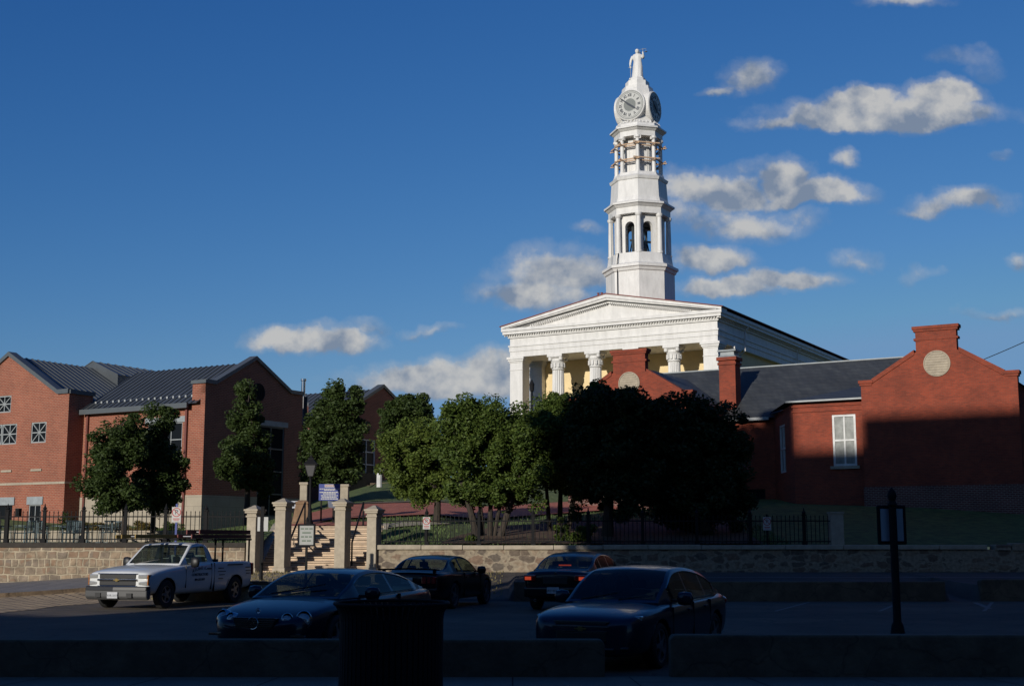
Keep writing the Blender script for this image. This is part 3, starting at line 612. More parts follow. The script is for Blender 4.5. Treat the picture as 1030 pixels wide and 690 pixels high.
# ------------------------------------------------------------------ right brick annex
A = Frame(15.754, 58)
an = thing('brick_annex', 'low red brick annex with slate roof and two parapet gables on the right', 'building', (A.x, A.y, 0), -A.a)
def gable(ox):
    Z0 = 2.4
    out = [(0, 8.72), (.55, 8.72), (.62, 8.78), (2.5, 9.95), (2.5, 10.98), (4.25, 10.98), (4.25, 9.95), (6.05, 8.82), (6.12, 8.78), (6.67, 8.78)]
    m = MB(); m.prism([(ox+x, z) for x, z in [(0, Z0)]+out+[(6.67, Z0)]], 0, .38, 'y')
    m.box(ox+.002, ox+.3, .38, 9, Z0, 8.4); m.box(ox+6.37, ox+6.668, .38, 9, Z0, 8.4)
    for a, b, z in ((-.05, .5, 8.72), (2.42, 4.33, 10.98), (6.17, 6.72, 8.78)):
        m.box(ox+a, ox+b, -.05, .43, z-.14, z-.04+.0); m.box(ox+a-.05, ox+b+.05, -.09, .47, z-.04, z+.1)
    m.box(ox+2.42, ox+4.33, -.03, .41, 10.45, 10.55)
    m.prism([(ox+.5, 8.66), (ox+2.42, 9.83), (ox+2.42, 10.05), (ox+.5, 8.87)], -.05, .43, 'y'); m.prism([(ox+6.17, 8.66), (ox+4.33, 9.83), (ox+4.33, 10.05), (ox+6.17, 8.93)], -.05, .43, 'y')
    m.build('gable_wall', brickR, an)
    m = MB(); m.box(ox-.04, ox+6.71, -.06, -.001, Z0, 4.05); m.build('plinth', brickP, an)
    m = MB(); m.lathe([(.58, 0), (.58, .05), (.53, .07), (.53, .035)], 28)
    for k in range(9): m.box(-.5*sqrt(max(.05, 1-((k-4)/4.6)**2)), .5*sqrt(max(.05, 1-((k-4)/4.6)**2)), -.5+k*.112, -.5+k*.112+.085, .035, .06)
    o = m.build('round_vent', stonet, an); o.location = (ox+3.38, 0, 9.38); o.rotation_euler = (pi/2, 0, 0)
    m = MB(); zr = 10.35
    for s in (0, 1):
        e = ox+(-.12 if s == 0 else 6.79); r = ox+3.38
        m.poly([(e, .38, 8.3), (e, 12, 8.3), (r, 12, zr), (r, .38, zr)])
    m.build('gable_roof', slate, an)
    return an
gable(0); gable(-14.85)
m = MB()
m.wall(lambda u, v, q: (u, .35+q, v), -3.3, 0, 2.4, 8.0, [(-1.48, -.4, 5.03, 7.37)], .16)
va, vb = Vector((-3.3, .35, 0)), Vector((-5.46, 4, 0)); dv = (vb-va); Lc = dv.length; dv /= Lc; nv = Vector((-dv.y, dv.x, 0))
fc = lambda u, v, q: (va.x+dv.x*u-nv.x*q*-1*(-1), va.y+dv.y*u+q*.5, v)
fc = lambda u, v, q: (va.x+dv.x*u+dv.y*q*1.0, va.y+dv.y*u-dv.x*q*1.0, v)
m.wall(fc, 0, Lc, 2.4, 7.85, [(Lc*.42, Lc*.72, 4.9, 7.2)], .12)
m.wall(lambda u, v, q: (u, 4+q, v), -8.2, -5.46, 2.4, 7.75, [(-7.0, -6.0, 3.4, 4.2)], .15)
m.poly([(-3.3, .35, 7.99), (-5.46, 4, 7.8), (-5.46, 4, 7.6), (-3.3, .35, 7.7)])
m.box(-3.35, 0, .3, .349, 7.55, 7.62); m.box(-3.35, 0, .3, .349, 7.78, 7.86)
m.build('recessed_wall', brickR, an)
rect_window(an, lambda u, v, q: (u, .35+q, v), -1.48, -.4, 5.03, 7.37, wframe, palegl, 1, 1, fw=.1, name='sash_window')
m = MB(); m.box(-1.6, -.28, .27, .36, 4.9, 5.03); m.build('window_sill', stonet, an)
rect_window(an, fc, Lc*.42, Lc*.72, 4.9, 7.2, wframe, palegl, 1, 1, fw=.09, name='sash_window')
rect_window(an, lambda u, v, q: (u, 4+q, v), -7.0, -6.0, 3.4, 4.2, ironm, winglass, 1, 0, fw=.06, name='cellar_window')
m = MB(); m.poly([(-16, 3.75, 7.72), (3, 3.75, 7.72), (3, 8.5, 10.93), (-16, 8.5, 10.93)]); m.poly([(-16, 13.2, 7.72), (3, 13.2, 7.72), (3, 8.5, 10.93), (-16, 8.5, 10.93)])
z65 = 7.72+(6.5-3.75)*(10.93-7.72)/4.75+.01
m.poly([(-3.5, .12, 8.08), (.1, .12, 8.06), (.1, 6.5, z65)]); m.poly([(-3.5, .12, 8.08), (.1, 6.5, z65), (-5.7, 4.05, 7.95)])
m.build('main_roof', slate, an)
m = MB(); m.box(-3.55, .0, .02, .12, 8.0, 8.08); m.box(-8.3, -5.6, 3.62, 3.75, 7.6, 7.74); m.build('gutter', gframe, an)
m = MB(); m.box(-15, 2.9, 8.44, 8.56, 10.9, 10.96); m.build('ridge_flashing', lintel, an)
m = MB(); m.box(-8.5, -7.62, 4.6, 5.35, 7.6, 10.85); m.box(-8.56, -7.56, 4.54, 5.41, 10.62, 10.75); m.box(-8.6, -7.52, 4.5, 5.45, 10.85, 11.02)
ch = m.build('chimney', brickR, an)
m = MB(); m.loft([[(-8.06+sx*w, 4.975+sy*w*.85, z) for sx, sy in ((-1, -1), (1, -1), (1, 1), (-1, 1))] for w, z in ((.52, 11.02), (.38, 11.12), (.36, 11.3), (.5, 11.32), (.5, 11.4))]); m.build('chimney_cap', lintel, ch)
wr = MB(); p0 = A.w(5.2, .4, 9.45); p1 = Vector((26, 50, 12.9))
wr.tube([p0.lerp(p1, i/12)-Vector((0, 0, .35*sin(pi*i/12))) for i in range(13)], .018, 5)
pw = wr.build('service_wire', ironm); tag(pw, 'thin dark overhead wire running from the right parapet gable to a pole', 'wire')
up = MB(); up.lathe([(.16, 0), (.11, 10.6)], 10, (26, 50, 2.6)); up.box(25.2, 26.8, 49.93, 50.07, 12.6, 12.75); o = up.build('utility_pole', bark); tag(o, 'wooden utility pole beyond the right edge carrying the overhead wire', 'utility pole')

# ------------------------------------------------------------------ courthouse
K = Frame(14.251, 88.5); W = 16.63
ct = thing('courthouse', 'white temple fronted courthouse with columns and pale yellow walls under the clock tower', 'building', (K.x, K.y, 0), -K.a)
F0 = 6.4
m = MB(); m.box(-W-1, 1, -2.2, 38, 2.5, 5.4); 
for i in range(6): m.box(-W-.4, .4, -.3-.32*(5-i)-.3, 4, 5.4+i*.165-.002, 5.4+(i+1)*.165)
m.box(-W-.35, .35, 3.9, 38, 5.39, F0); m.build('podium', stonet, ct)
m = MB(); PD = 3.6
m.box(-W+.35, -.3, PD, 37, F0, 15.4); m.build('cella_wall', yellow, ct)
m = MB()     # entablature: architrave, frieze, cornice
for (o_, z0, z1) in ((0, 15.28, 15.7), (.05, 15.7, 16.05), (.11, 16.05, 16.17), (.0, 16.17, 16.72)):
    m.box(-W-o_, o_, -o_, 37.2+o_, z0, z1)
for (o_, z0, z1) in ((.12, 16.72, 16.82), (.42, 16.98, 17.2), (.5, 17.2, 17.42)): m.box(-W-o_, o_, -o_, 37.2+o_, z0, z1)
m.box(-W-.14, .14, -.14, 37.3, 16.82, 16.98)
n = 84
for i in range(n):
    x = -W-.3+(W+.6)*i/(n-1); m.box(x-.055, x+.055, -.26, -.14, 16.86, 16.975)
n = 120
for i in range(n):
    y = -.3+37.5*i/(n-1); m.box(.14, .26, y-.07, y+.07, 16.86, 16.975)
m.build('entablature', white, ct)
xa = -W/2; ZA = 19.3; ZC = 17.421
m = MB(); m.poly([(-W+.2, .12, ZC), (-.2, .12, ZC), (xa, .12, ZA-.25)])
sl_ = (ZA-ZC)/(W/2+.5)
for s in (-1, 1):
    for (y0, y1, za, zb) in ((-.5, .6, -.26, 0), (-.42, .5, -.42, -.26), (-.1, .3, -.6, -.42)):
        pts = []; xe = W/2+.5
        e0 = xe-.0
        m.loft([[(xa+s*xe, y, ZC+max(0, za+.26)*1+zz) for y, zz in ((y0, 0), (y1, 0), (y1, (zb-za)), (y0, (zb-za)))] if False else
                [(xa+s*xe*(1 if za > -.3 else (.955 if za > -.5 else .90)), y, (ZC-.0 if za > -.3 else ZC+.02)+h) for y, h in ((y0, 0), (y1, 0), (y1, (zb-za)*.6), (y0, (zb-za)*.6))],
                [(xa, y, ZA+za+h) for y, h in ((y0, 0), (y1, 0), (y1, zb-za), (y0, zb-za))]])
m.build('pediment', white, ct)
n = 44
for s in (-1, 1):
    m = MB()
    for i in range(1, n):
        t = i/n; x = xa+s*(W/2-1.6)*t; z = ZA-.60-(ZA-.60-ZC-.1)*t*1.02
        if z > ZC+.12: m.box(x-.045, x+.045, -.2, -.1, z-.055, z+.055)
    m.build('raking_dentils', white, ct)
m = MB()
for s in (-1, 1):
    xe = W/2+.62
    m.loft([[(xa+s*xe, -.56, ZC+.16), (xa+s*xe, 37.8, ZC+.16), (xa+s*xe, 37.8, ZC+.22), (xa+s*xe, -.56, ZC+.22)], [(xa, -.56, ZA+.0), (xa, 37.8, ZA+.0), (xa, 37.8, ZA+.07), (xa, -.56, ZA+.07)]])
m.build('roof', copper, ct)
m = MB(); m.poly([(-W+.2, 37.2, ZC), (-.2, 37.2, ZC), (xa, 37.2, ZA)]); m.build('rear_gable', white, ct)
def pier(m, x0, x1, y0, y1, z1=15.28):
    m.box(x0, x1, y0, y1, F0, z1-.42); m.box(x0-.04, x1+.04, y0-.04, y1+.04, z1-1.0, z1-.95)
    for (o_, a, b) in ((.05, z1-.42, z1-.32), (.12, z1-.32, z1-.18), (.19, z1-.18, z1)): m.box(x0-o_, x1+o_, y0-o_, y1+o_, a, b)
    m.box(x0-.12, x1+.12, y0-.12, y1+.12, F0, F0+.35)
for x0 in (-W, -1.08):
    m = MB(); pier(m, x0, x0+1.08, 0, 1.08); m.build('corner_pier', white, ct)
    m = MB(); pier(m, x0, x0+1.08, PD-.55, PD+.5); m.build('anta', white, ct)
for cx in (-12.8, -9.7, -6.62, -3.5):
    m = MB(); n = 20; rings = []
    for z, r in ((F0+.3, .56), (F0+.6, .5), (9.5, .49), (12, .465), (14.12, .43)):
        rg = []
        for j in range(n*4):
            a_ = 2*pi*j/(n*4); q = 1-(.10 if j % 4 == 2 else (.07 if j % 2 else 0)) if z > F0+.5 else 1
            rg.append((cx+r*q*cos(a_), .55+r*q*sin(a_), z))
        rings.append(rg)
    m.loft(rings); m.lathe([(.64, F0), (.64, F0+.15), (.58, F0+.3)], 24, (cx, .55, 0))
    co = m.build('column', white, ct)
    m = MB(); m.lathe([(.46, 14.12), (.49, 14.16), (.46, 14.22), (.44, 14.3), (.47, 14.55), (.56, 14.78), (.5, 14.8), (.5, 14.95), (.66, 15.08)], 24, (cx, .55, 0))
    for k in range(12):
        a_ = 2*pi*k/12; m.box(-.07, .07, .44, .56, 14.3, 14.62, tf=Matrix.Translation((cx, .55, 0)) @ Matrix.Rotation(a_, 4, 'Z'))
    for k in range(4):
        a_ = pi/4+k*pi/2; m.lathe([(.13, -.13), (.15, 0), (.13, .13)], 10, (cx+.62*cos(a_), .55+.62*sin(a_), 14.95))
    m.box(cx-.62, cx+.62, -.07, 1.17, 15.08, 15.28); m.build('capital', white, co)
for y in (5.0, 17.3, 29):
    m = MB(); m.tube([(.55, y, 17.0), (.2, y, 16.6), (.17, y, 15.2), (-.2, y, 14.9), (-.22, y, 6.4)], .06, 8); m.build('downspout', white, ct)
m = MB(); m.box(-W/2-1.1, -W/2+1.1, PD-.08, PD+.02, F0, 10.6); m.build('door', white, ct)
for cx in (-13.2, -3.5):
    rect_window(ct, lambda u, v, q: (u, PD-.13+q, v), cx-.7, cx+.7, 8, 11.2, wframe, winglass, 1, 2, fw=.1)

# ------------------------------------------------------------------ clock tower
pt = K.w(K.front(612, 296)[0]+.08, 5.0); TX, TY = pt.x+.20, pt.y
tw = thing('clock_tower', 'white octagonal clock tower with two open column stages above the courthouse', 'tower', (TX, TY, 0), -K.a)
PH = pi/8
def octa(m, prof, mi=0): m.lathe(prof, 8, (0, 0, 0), PH, mi)
m = MB(); octa(m, [(2.62, 17.0), (2.62, 21.55), (2.72, 21.6), (2.8, 21.8), (2.92, 21.85), (2.92, 22.05), (2.55, 22.2), (2.5, 22.35), (2.42, 22.95), (2.42, 23.0)])
for k in range(8):
    pass
m.build('base_stage', whiteT, tw)
m = MB(); fa = 2*pi/8     # inner octagon with arched openings
RI = 1.72
def arch_face(k, R, z0, z1, w, zs):
    # one face of the octagon, with an arched hole of half width w springing at zs
    a0 = PH+k*fa; p0 = Vector((R*cos(a0), R*sin(a0), 0)); p1 = Vector((R*cos(a0+fa), R*sin(a0+fa), 0)); mid = (p0+p1)/2; e = (p1-p0).normalized(); h = (p1-p0).length/2
    q = lambda u, z, dpt=0: mid*(1-dpt/mid.length)+e*u+Vector((0, 0, z))
    m.poly([q(-h, z0), q(-w, z0), q(-w, zs), q(-h, zs)]); m.poly([q(w, z0), q(h, z0), q(h, zs), q(w, zs)])
    ar = [(w*cos(pi-pi*i/10), zs+w*sin(pi*i/10)) for i in range(11)]
    top = [(-h+2*h*i/10, z1) for i in range(11)]
    for i in range(10): m.poly([q(*ar[i]), q(*ar[i+1]), q(*top[i+1]), q(*top[i])])
    m.poly([q(-h, zs), q(-w, zs), q(-h, z1)]); m.poly([q(w, zs), q(h, zs), q(h, z1)])
    edge = [(-w, z0)]+ar+[(w, z0)]
    for i in range(len(edge)-1): m.poly([q(*edge[i]), q(*edge[i+1]), q(*edge[i+1], .38), q(*edge[i], .38)])
    m.poly([q(-h, z0, .38), q(-w, z0, .38), q(-w, zs, .38), q(-h, zs, .38)]); m.poly([q(w, z0, .38), q(h, z0, .38), q(h, zs, .38), q(w, zs, .38)])
for k in range(8): arch_face(k, RI+.2, 22.98, 26.05, .38, 25.1)
m.build('belfry_wall', whiteT, tw)
for k in range(8):
    a_ = PH+k*fa; c_ = (2.2*cos(a_), 2.2*sin(a_), 0); m = MB(); m.lathe([(.26, 22.98), (.26, 23.1), (.21, 23.16), (.2, 24.5), (.175, 25.75), (.22, 25.8), (.26, 25.9), (.27, 26.02)], 12, c_); m.build('belfry_column', whiteT, tw, True)
m = MB(); octa(m, [(2.38, 26.02), (2.38, 26.5), (2.45, 26.55), (2.6, 26.7), (2.72, 26.74), (2.72, 26.88), (2.36, 27.0), (2.3, 27.05), (2.2, 27.4), (2.12, 28.7), (2.2, 28.75), (2.28, 28.95), (2.1, 29.05), (1.98, 29.15), (1.92, 29.35), (1.92, 29.36)])
m.build('middle_stage', whiteT, tw)
m = MB(); octa(m, [(1.18, 29.36), (1.18, 32.2)])
for k in range(8):
    a_ = k*fa; ap = 1.18*cos(fa/2); T = Matrix.Rotation(a_, 4, 'Z')
    m.box(ap-.02, ap+.03, -.30, -.24, 29.4, 32.1, tf=T); m.box(ap-.02, ap+.03, .24, .30, 29.4, 32.1, tf=T)
m.build('lantern_core', whiteT, tw)
for k in range(8):
    a_ = PH+k*fa; c_ = (1.7*cos(a_), 1.7*sin(a_), 0); m = MB(); m.lathe([(.2, 29.36), (.2, 29.46), (.16, 29.5), (.14, 31.95), (.17, 32.0), (.24, 32.05), (.24, 32.2)], 12, c_)
    m.box(-.1, .1, -.27, .27, 31.95, 32.19, tf=Matrix.Translation(c_) @ Matrix.Rotation(a_, 4, 'Z')); m.build('lantern_column', whiteT, tw)
m = MB(); octa(m, [(1.88, 32.2), (1.88, 32.6), (1.96, 32.65), (2.1, 32.78), (2.2, 32.8), (2.2, 32.92), (1.85, 33.05), (1.8, 33.25), (1.5, 33.42), (1.42, 33.5), (1.30, 36.1), (1.24, 36.2), (1.2, 36.45), (.95, 36.5), (.93, 36.95), (.7, 37.0), (.66, 37.25), (.64, 37.26)])
for k in range(8):
    a_ = k*fa; T = Matrix.Rotation(a_, 4, 'Z')
    for u in (-.45, -.15, .15, .45): m.lathe([(.02, 33.25), (.11, 33.3), (.02, 33.5)], 6, tuple(T @ Vector((1.58, u, 0))))
m.build('clock_stage', whiteT, tw)
# timber shoring round the upper columns
for z in (30.35, 31.55):
    for k in range(8):
        a_ = k*fa; T = Matrix.Rotation(a_, 4, 'Z'); ap = 1.7*cos(fa/2)+.2
        m = MB(); m.box(ap, ap+.08, -.98-(k % 3)*.1, .92+(k % 2)*.14, z-.045+(k % 2)*.08, z+.045+(k % 2)*.08, tf=T); m.box(ap-.48, ap-.40, -.66, .66, z-.04, z+.04, tf=T); m.box(ap-.5, ap+.38, .5, .58, z-.10, z-.03, tf=T)
        m.build('timber_brace', timber, tw)
# clocks on the four main faces
romans = ['XII', 'I', 'II', 'III', 'IIII', 'V', 'VI', 'VII', 'VIII', 'IX', 'X', 'XI']
for k in range(4):
    a_ = k*pi/2-pi/2; base = 1.10
    e = bpy.data.objects.new('clock', None)
    m = MB(); m.lathe([(1.16, -.35), (1.22, .1), (1.24, .34), (1.16, .4), (1.12, .36)], 40)
    ck = m.build('clock', whiteT, tw, False); ck.rotation_euler = (pi/2, 0, a_+pi/2); ck.location = (base*cos(a_), base*sin(a_), 34.75)
    m = MB(); m.lathe([(1.13, .34), (1.13, .372)], 40); m.build('dial', dialm, ck)
    m = MB()
    for (r0, r1, z) in ((.50, .545, .385), (1.02, 1.08, .385), (.55, .98, .378)):
        n = 48
        for j in range(n):
            t0, t1 = 2*pi*j/n, 2*pi*(j+1)/n
            m.poly([(r0*cos(t0), r0*sin(t0), z), (r1*cos(t0), r1*sin(t0), z), (r1*cos(t1), r1*sin(t1), z), (r0*cos(t1), r0*sin(t1), z)])
    m.build('ring', dialw, ck)
    for h in range(12):
        t = pi/2-h*pi/6
        o = text(romans[h], .32, ink, ck, (.77*cos(t), .77*sin(t), .384), (0, 0, t-pi/2), 'numeral', .004, sx=.85)
    m = MB()
    for (ang, ln, w_, z) in ((pi/2-2*pi*51.5/60, 1.12, .045, .41), (pi/2-2*pi*(4+12/60)/12, .68, .07, .40)):
        T = Matrix.Rotation(ang, 4, 'Z'); m.loft([[tuple(T @ Vector(p)) for p in ((-.28, -w_, zz), (ln*.72, -w_, zz), (ln, 0, zz), (ln*.72, w_, zz), (-.28, w_, zz))] for zz in (z, z+.012)])
    m.build('hands', ink, ck)
m = MB(); m.lathe([(.62, 23.6), (.6, 23.7), (.45, 24.0), (.36, 24.5), (.2, 24.7), (.03, 24.75)], 18); m.box(-.06, .06, -.06, .06, 24.7, 25.6); m.box(-1.3, 1.3, -.08, .08, 25.3, 25.46); m.box(-.08, .08, -1.3, 1.3, 25.47, 25.6); [m.box(a-.07, a+.07, b-.07, b+.07, 23.0, 25.3) for a in (-.85, .85) for b in (-.5, .5)]; m.box(-1.1, 1.1, -.55, -.45, 24.1, 24.25); m.tube([(-.9, 0, 23.1), (-.4, 0, 25.3)], .05); m.tube([(.9, 0, 23.1), (.4, 0, 25.3)], .05); m.tube([(.2, .5, 23.4), (.6, .4, 24.3), (.3, .2, 25)], .05)
b_ = m.build('bell', bronze); b_.location = (TX, TY, 0); b_.rotation_euler = (0, 0, .4); tag(b_, 'dark bronze bell and its frame inside the open belfry of the white tower', 'bell')
m = MB(); m.tube([tuple(Vector((2.45*cos(a), 2.45*sin(a), z))) for a, z in ((-2.2, 18.6), (-2.2, 21.6))], .035, 5); m.build('lightning_cable', gframe, tw); m = MB(); m.tube([(2.42*cos(-2.25), 2.42*sin(-2.25), z) for z in (22.3, 24, 26.2)], .03, 5); m.build('lightning_cable', gframe, tw)
m = MB(); m.tube([(-.1, -2.72, 19.0), (-.1, -2.72, 22.3), (-.1, -2.5, 23.0)], .035, 5)
o = m.build('conduit', ironm, tw); o.location = (-.62, .18, 0)
for dx in (0, .28):
    m = MB(); p = K.w(-9.35+dx, .4, ZA+.02); m.lathe([(.07, 0), (.07, .35), (.1, .36), (.1, .42)], 8); o = m.build('roof_vent_pipe', copper); o.location = p-Vector((0, 0, .12)); tag(o, 'small rusty vent pipe on the courthouse ridge left of the tower foot', 'vent pipe', 'vent pipes on the courthouse ridge')

# statue on the top
stt = thing('statue', 'white robed female statue holding up a small balance on top of the clock tower', 'statue', (TX, TY, 37.24), radians(-22)); stt.scale = (1.15, 1.15, 1)
m = MB(); rings = []
prof = [(0, .42, .36), (.08, .40, .34), (.5, .36, .30), (1.0, .33, .27), (1.25, .30, .24), (1.5, .27, .2), (1.75, .31, .2), (1.95, .34, .2), (2.05, .26, .16), (2.1, .10, .09), (2.17, .08, .08)]
for z, rx, ry in prof:
    rings.append([((rx*(1+.07*sin(7*a+z*2)*(1-z/2.4)))*cos(a)+.05*sin(z*1.4), ry*(1+.07*cos(9*a-z))*sin(a), z) for a in [2*pi*j/28 for j in range(28)]])
m.loft(rings)
m.lathe([(.03, 2.13), (.10, 2.17), (.135, 2.27), (.135, 2.36), (.11, 2.45), (.04, 2.5)], 14, (.02, -.01, 0)); m.lathe([(.10, 0), (.13, .06), (.06, .12)], 10, (.02, .08, 2.28))
m.tube([(-.3, 0, 1.93), (-.43, .0, 1.6), (-.46, -.06, 1.3), (-.43, -.14, 1.0), (-.4, -.16, .9)], [.11, .095, .075, .05, .04], 8)
m.tube([(.32, 0, 1.93), (.46, -.03, 1.68), (.5, -.1, 1.75), (.47, -.16, 2.05), (.47, -.16, 2.13)], [.11, .09, .075, .055, .05], 8)
m.tube([(.02, -.13, 2.33), (.02, -.16, 2.3)], [.03, .02], 6)
m.build('figure', whiteT, stt, True)
m = MB(); m.tube([(.47, -.16, 2.0), (.47, -.16, 2.42)], .018); m.tube([(.25, -.16, 2.36), (.69, -.16, 2.36)], .014)
for x in (.25, .69): m.tube([(x, -.16, 2.36), (x, -.16, 2.1)], .008); m.lathe([(.01, 0), (.1, .04), (.1, .05)], 10, (x, -.16, 2.06))
m.build('balance', gframe, stt)
m = MB(); m.tube([(-.42, -.16, 1.2), (-.42, -.16, .15)], .02); m.tube([(-.55, -.16, 1.0), (-.28, -.16, 1.0)], .02); m.build('sword', gframe, stt)
m = MB(); m.box(-.45, .45, -.38, .38, -.03, .04); m.build('base', whiteT, stt)

# ------------------------------------------------------------------ stone wall, coping, fence, piers, steps
wl = thing('stone_wall', 'coursed tan stone retaining wall with dark coping left of the steps', 'wall', (-21, WY, 0))
m = MB(); m.box(-14, 11.6, 0, .5, -.3, 1.48); m.build('masonry', ashlar, wl)
m = MB(); m.box(-14, 11.62, -.05, .55, 1.48, 1.64); m.build('coping', rust, wl)
wrt = thing('stone_wall', 'rough rubble retaining wall with pale coping right of the steps', 'wall', (9, WY, 0))
m = MB(); m.box(-13.85, 14, 0, .5, 0, 1.40); m.box(-13.85, -10, -.04, 0, 0, .5) if False else None; m.build('masonry', rubble, wrt)
m = MB(); x = -13.85
while x < 7.6:
    w_ = random.uniform(1.4, 2.2); m.box(x+.008, min(x+w_, 7.7)-.008, -.07+random.uniform(-.01, .01), .55, 1.40, 1.56+random.uniform(-.012, .012)); x += w_
bevel(m.build('coping', stonet, wrt), .02)
m = MB()
while x < 14:
    w_ = random.uniform(.35, .8); m.box(x+.01, x+w_-.01, -.04, .5, 1.35, 1.5+random.uniform(.0, .16)); x += w_
bevel(m.build('rough_top_stones', rubble, wrt), .04)

def fence(name, label, x0, x1, y, z, posts, hgt=1.05, sp=.155):
    t = thing(name, label, 'fence', (x0, y, z)); m = MB(); L = x1-x0
    n = int(L/sp)
    for i in range(n+1):
        x = L*i/n; m.box(x-.011, x+.011, -.011, .011, .04, hgt); m.loft([[(x-.018, -.018, hgt), (x+.018, -.018, hgt), (x+.018, .018, hgt), (x-.018, .018, hgt)], [(x-.003, -.003, hgt+.07), (x+.003, -.003, hgt+.07), (x+.003, .003, hgt+.07), (x-.003, .003, hgt+.07)]])
    m.box(0, L, -.02, .02, .10, .14); m.box(0, L, -.02, .02, hgt-.16, hgt-.12); m.build('picket_panel', ironm, t)
    for px in posts:
        m = MB(); m.box(px-x0-.05, px-x0+.05, -.05, .05, 0, hgt+.05); m.box(px-x0-.08, px-x0+.08, -.08, .08, hgt+.05, hgt+.09); m.lathe([(.05, hgt+.09), (.075, hgt+.15), (.03, hgt+.22), (.012, hgt+.32)], 8, (px-x0, 0, 0)); m.box(px-x0-.08, px-x0+.08, -.08, .08, 0, .12); m.build('post', ironm, t)
    return t
pX = lambda px, Y=WY+.25: (px-515)/FPX*Y
fence('iron_fence', 'black iron picket fence on the left wall in front of the patio', pX(-30), pX(252), WY+.25, 1.64, [pX(p) for p in (-26, 12, 49, 88, 130, 170, 210)])
fence('iron_fence', 'black iron picket fence on the rubble wall under the trees', pX(386), pX(834), WY+.25, 1.56, [pX(p) for p in (430, 482, 536, 591, 645, 699, 752, 806)], .98, .15)
# gate piers
pier0 = None
for i, (px, pyt, lab) in enumerate(((257.5, 508, 'shorter sandstone gate pier leftmost, where the left stone wall ends'), (286, 501, 'tall sandstone gate pier on the left of the wide middle flight'), (345.5, 501, 'tall sandstone gate pier on the right of the wide middle flight'), (377, 508, 'shorter sandstone gate pier rightmost, touching the rubble wall'))):
    top = at(px, pyt, WY).z; H = top-.55; w_ = .175 if i in (0, 3) else .195
    t = thing('gate_pier', lab, 'pier', (pX(px, WY), WY+.1, .55), radians(-15), 'sandstone gate piers at the steps')
    m = MB(); d_ = .34
    m.box(-w_-.04, w_+.04, -.26, d_+.04, -.1, .22); m.box(-w_, w_, -.22, d_, .22, H-.42); bevel(m.build('shaft', stonet, t), .015)
    m = MB()
    for (o_, a, b) in ((.03, H-.42, H-.36), (.0, H-.36, H-.28), (.06, H-.28, H-.2), (.09, H-.2, H-.14)): m.box(-w_-o_, w_+o_, -.22-o_, d_+o_, a, b)
    m.loft([[(-w_-.05, -.27, H-.14), (w_+.05, -.27, H-.14), (w_+.05, d_+.05, H-.14), (-w_-.05, d_+.05, H-.14)], [(-.04, .02, H), (.04, .02, H), (.04, .1, H), (-.04, .1, H)]])
    m.build('cap', stonet, t)
sp_ = thing('stone_steps', 'wide pale stone steps climbing between the four gate piers', 'steps', ((SX0+SX1)/2, WY+.1, .5)); w_ = (SX1-SX0)/2
zt = hill(-7, SY1)+.06-.5; nst = 11
m = MB()
for i in range(nst):
    z0 = zt*i/nst; m.box(-w_, w_, .0+i*.385, SY1-WY, z0-.3, z0+zt/nst-.045); m.box(-w_, w_, -.03+i*.385, SY1-WY+.04, z0+zt/nst-.044, z0+zt/nst)
m.build('treads', steps_m, sp_)
m = MB()
for i in range(nst):
    z0 = zt*i/nst; m.box(-w_+.01, w_-.01, -.012+i*.385, .02+i*.385, z0+zt/nst-.064, z0+zt/nst-.046); m.box(-w_+.01, w_-.01, -.01+i*.385, .02+i*.385, z0-.002, z0+.014)
m.build('tread_joints', rust, sp_)
for s in (-1, 1):
    m = MB(); m.prism([(0, -.3), (SY1-WY+.1, -.3), (SY1-WY+.1, zt+.12), (SY1-WY-.2, zt+.06), (0, .22)], s*w_-.16, s*w_+.16, 'x'); m.build('cheek_wall', stonet, sp_)
for x in (-1.0, 1.25):
    m = MB(); m.tube([(x, .7, .3), (x, .7, 1.15), (x, 4.1, zt+.9), (x, 4.1, zt)], .035, 6); m.build('handrail', ironm, sp_)

# low concrete walls
def lowwall(x0, x1, y, h, d, label, z0=0, rl=False, rr=False, r=.35):
    m = MB(); pts = []
    n = 6; P = [(x0, -.2)]
    P += [(x0+r-r*cos(pi/2*i/n), h-r+r*sin(pi/2*i/n)) for i in range(n+1)] if rl else [(x0, h)]
    P += [(x1-r+r*sin(pi/2*i/n), h-r+r*cos(pi/2*i/n)) for i in range(n+1)] if rr else [(x1, h)]
    P += [(x1, -.2)]
    m.prism([(a-(x0+x1)/2, b) for a, b in P], 0, d, 'y'); o = m.build('low_wall', concr); o.location = ((x0+x1)/2, y, z0); bevel(o, .03, 2); tag(o, label, 'low wall', 'low concrete parking walls'); return o
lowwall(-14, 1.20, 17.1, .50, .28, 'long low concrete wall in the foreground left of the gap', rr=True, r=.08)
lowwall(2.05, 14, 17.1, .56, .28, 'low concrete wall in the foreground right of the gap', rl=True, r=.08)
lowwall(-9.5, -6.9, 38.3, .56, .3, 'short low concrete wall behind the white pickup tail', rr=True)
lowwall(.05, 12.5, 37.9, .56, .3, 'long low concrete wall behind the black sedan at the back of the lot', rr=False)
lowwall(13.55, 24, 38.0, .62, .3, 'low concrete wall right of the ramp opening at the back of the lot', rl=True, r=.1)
m = MB(); m.box(-.22, .22, -.22, .22, -.2, 1.16); m.box(-.25, .25, -.25, .25, 1.16, 1.22); o = m.build('stone_post', stonet); o.location = (pX(838), WY+.3, 1.5); tag(o, 'square pale stone post ending the iron fence on the right', 'post')
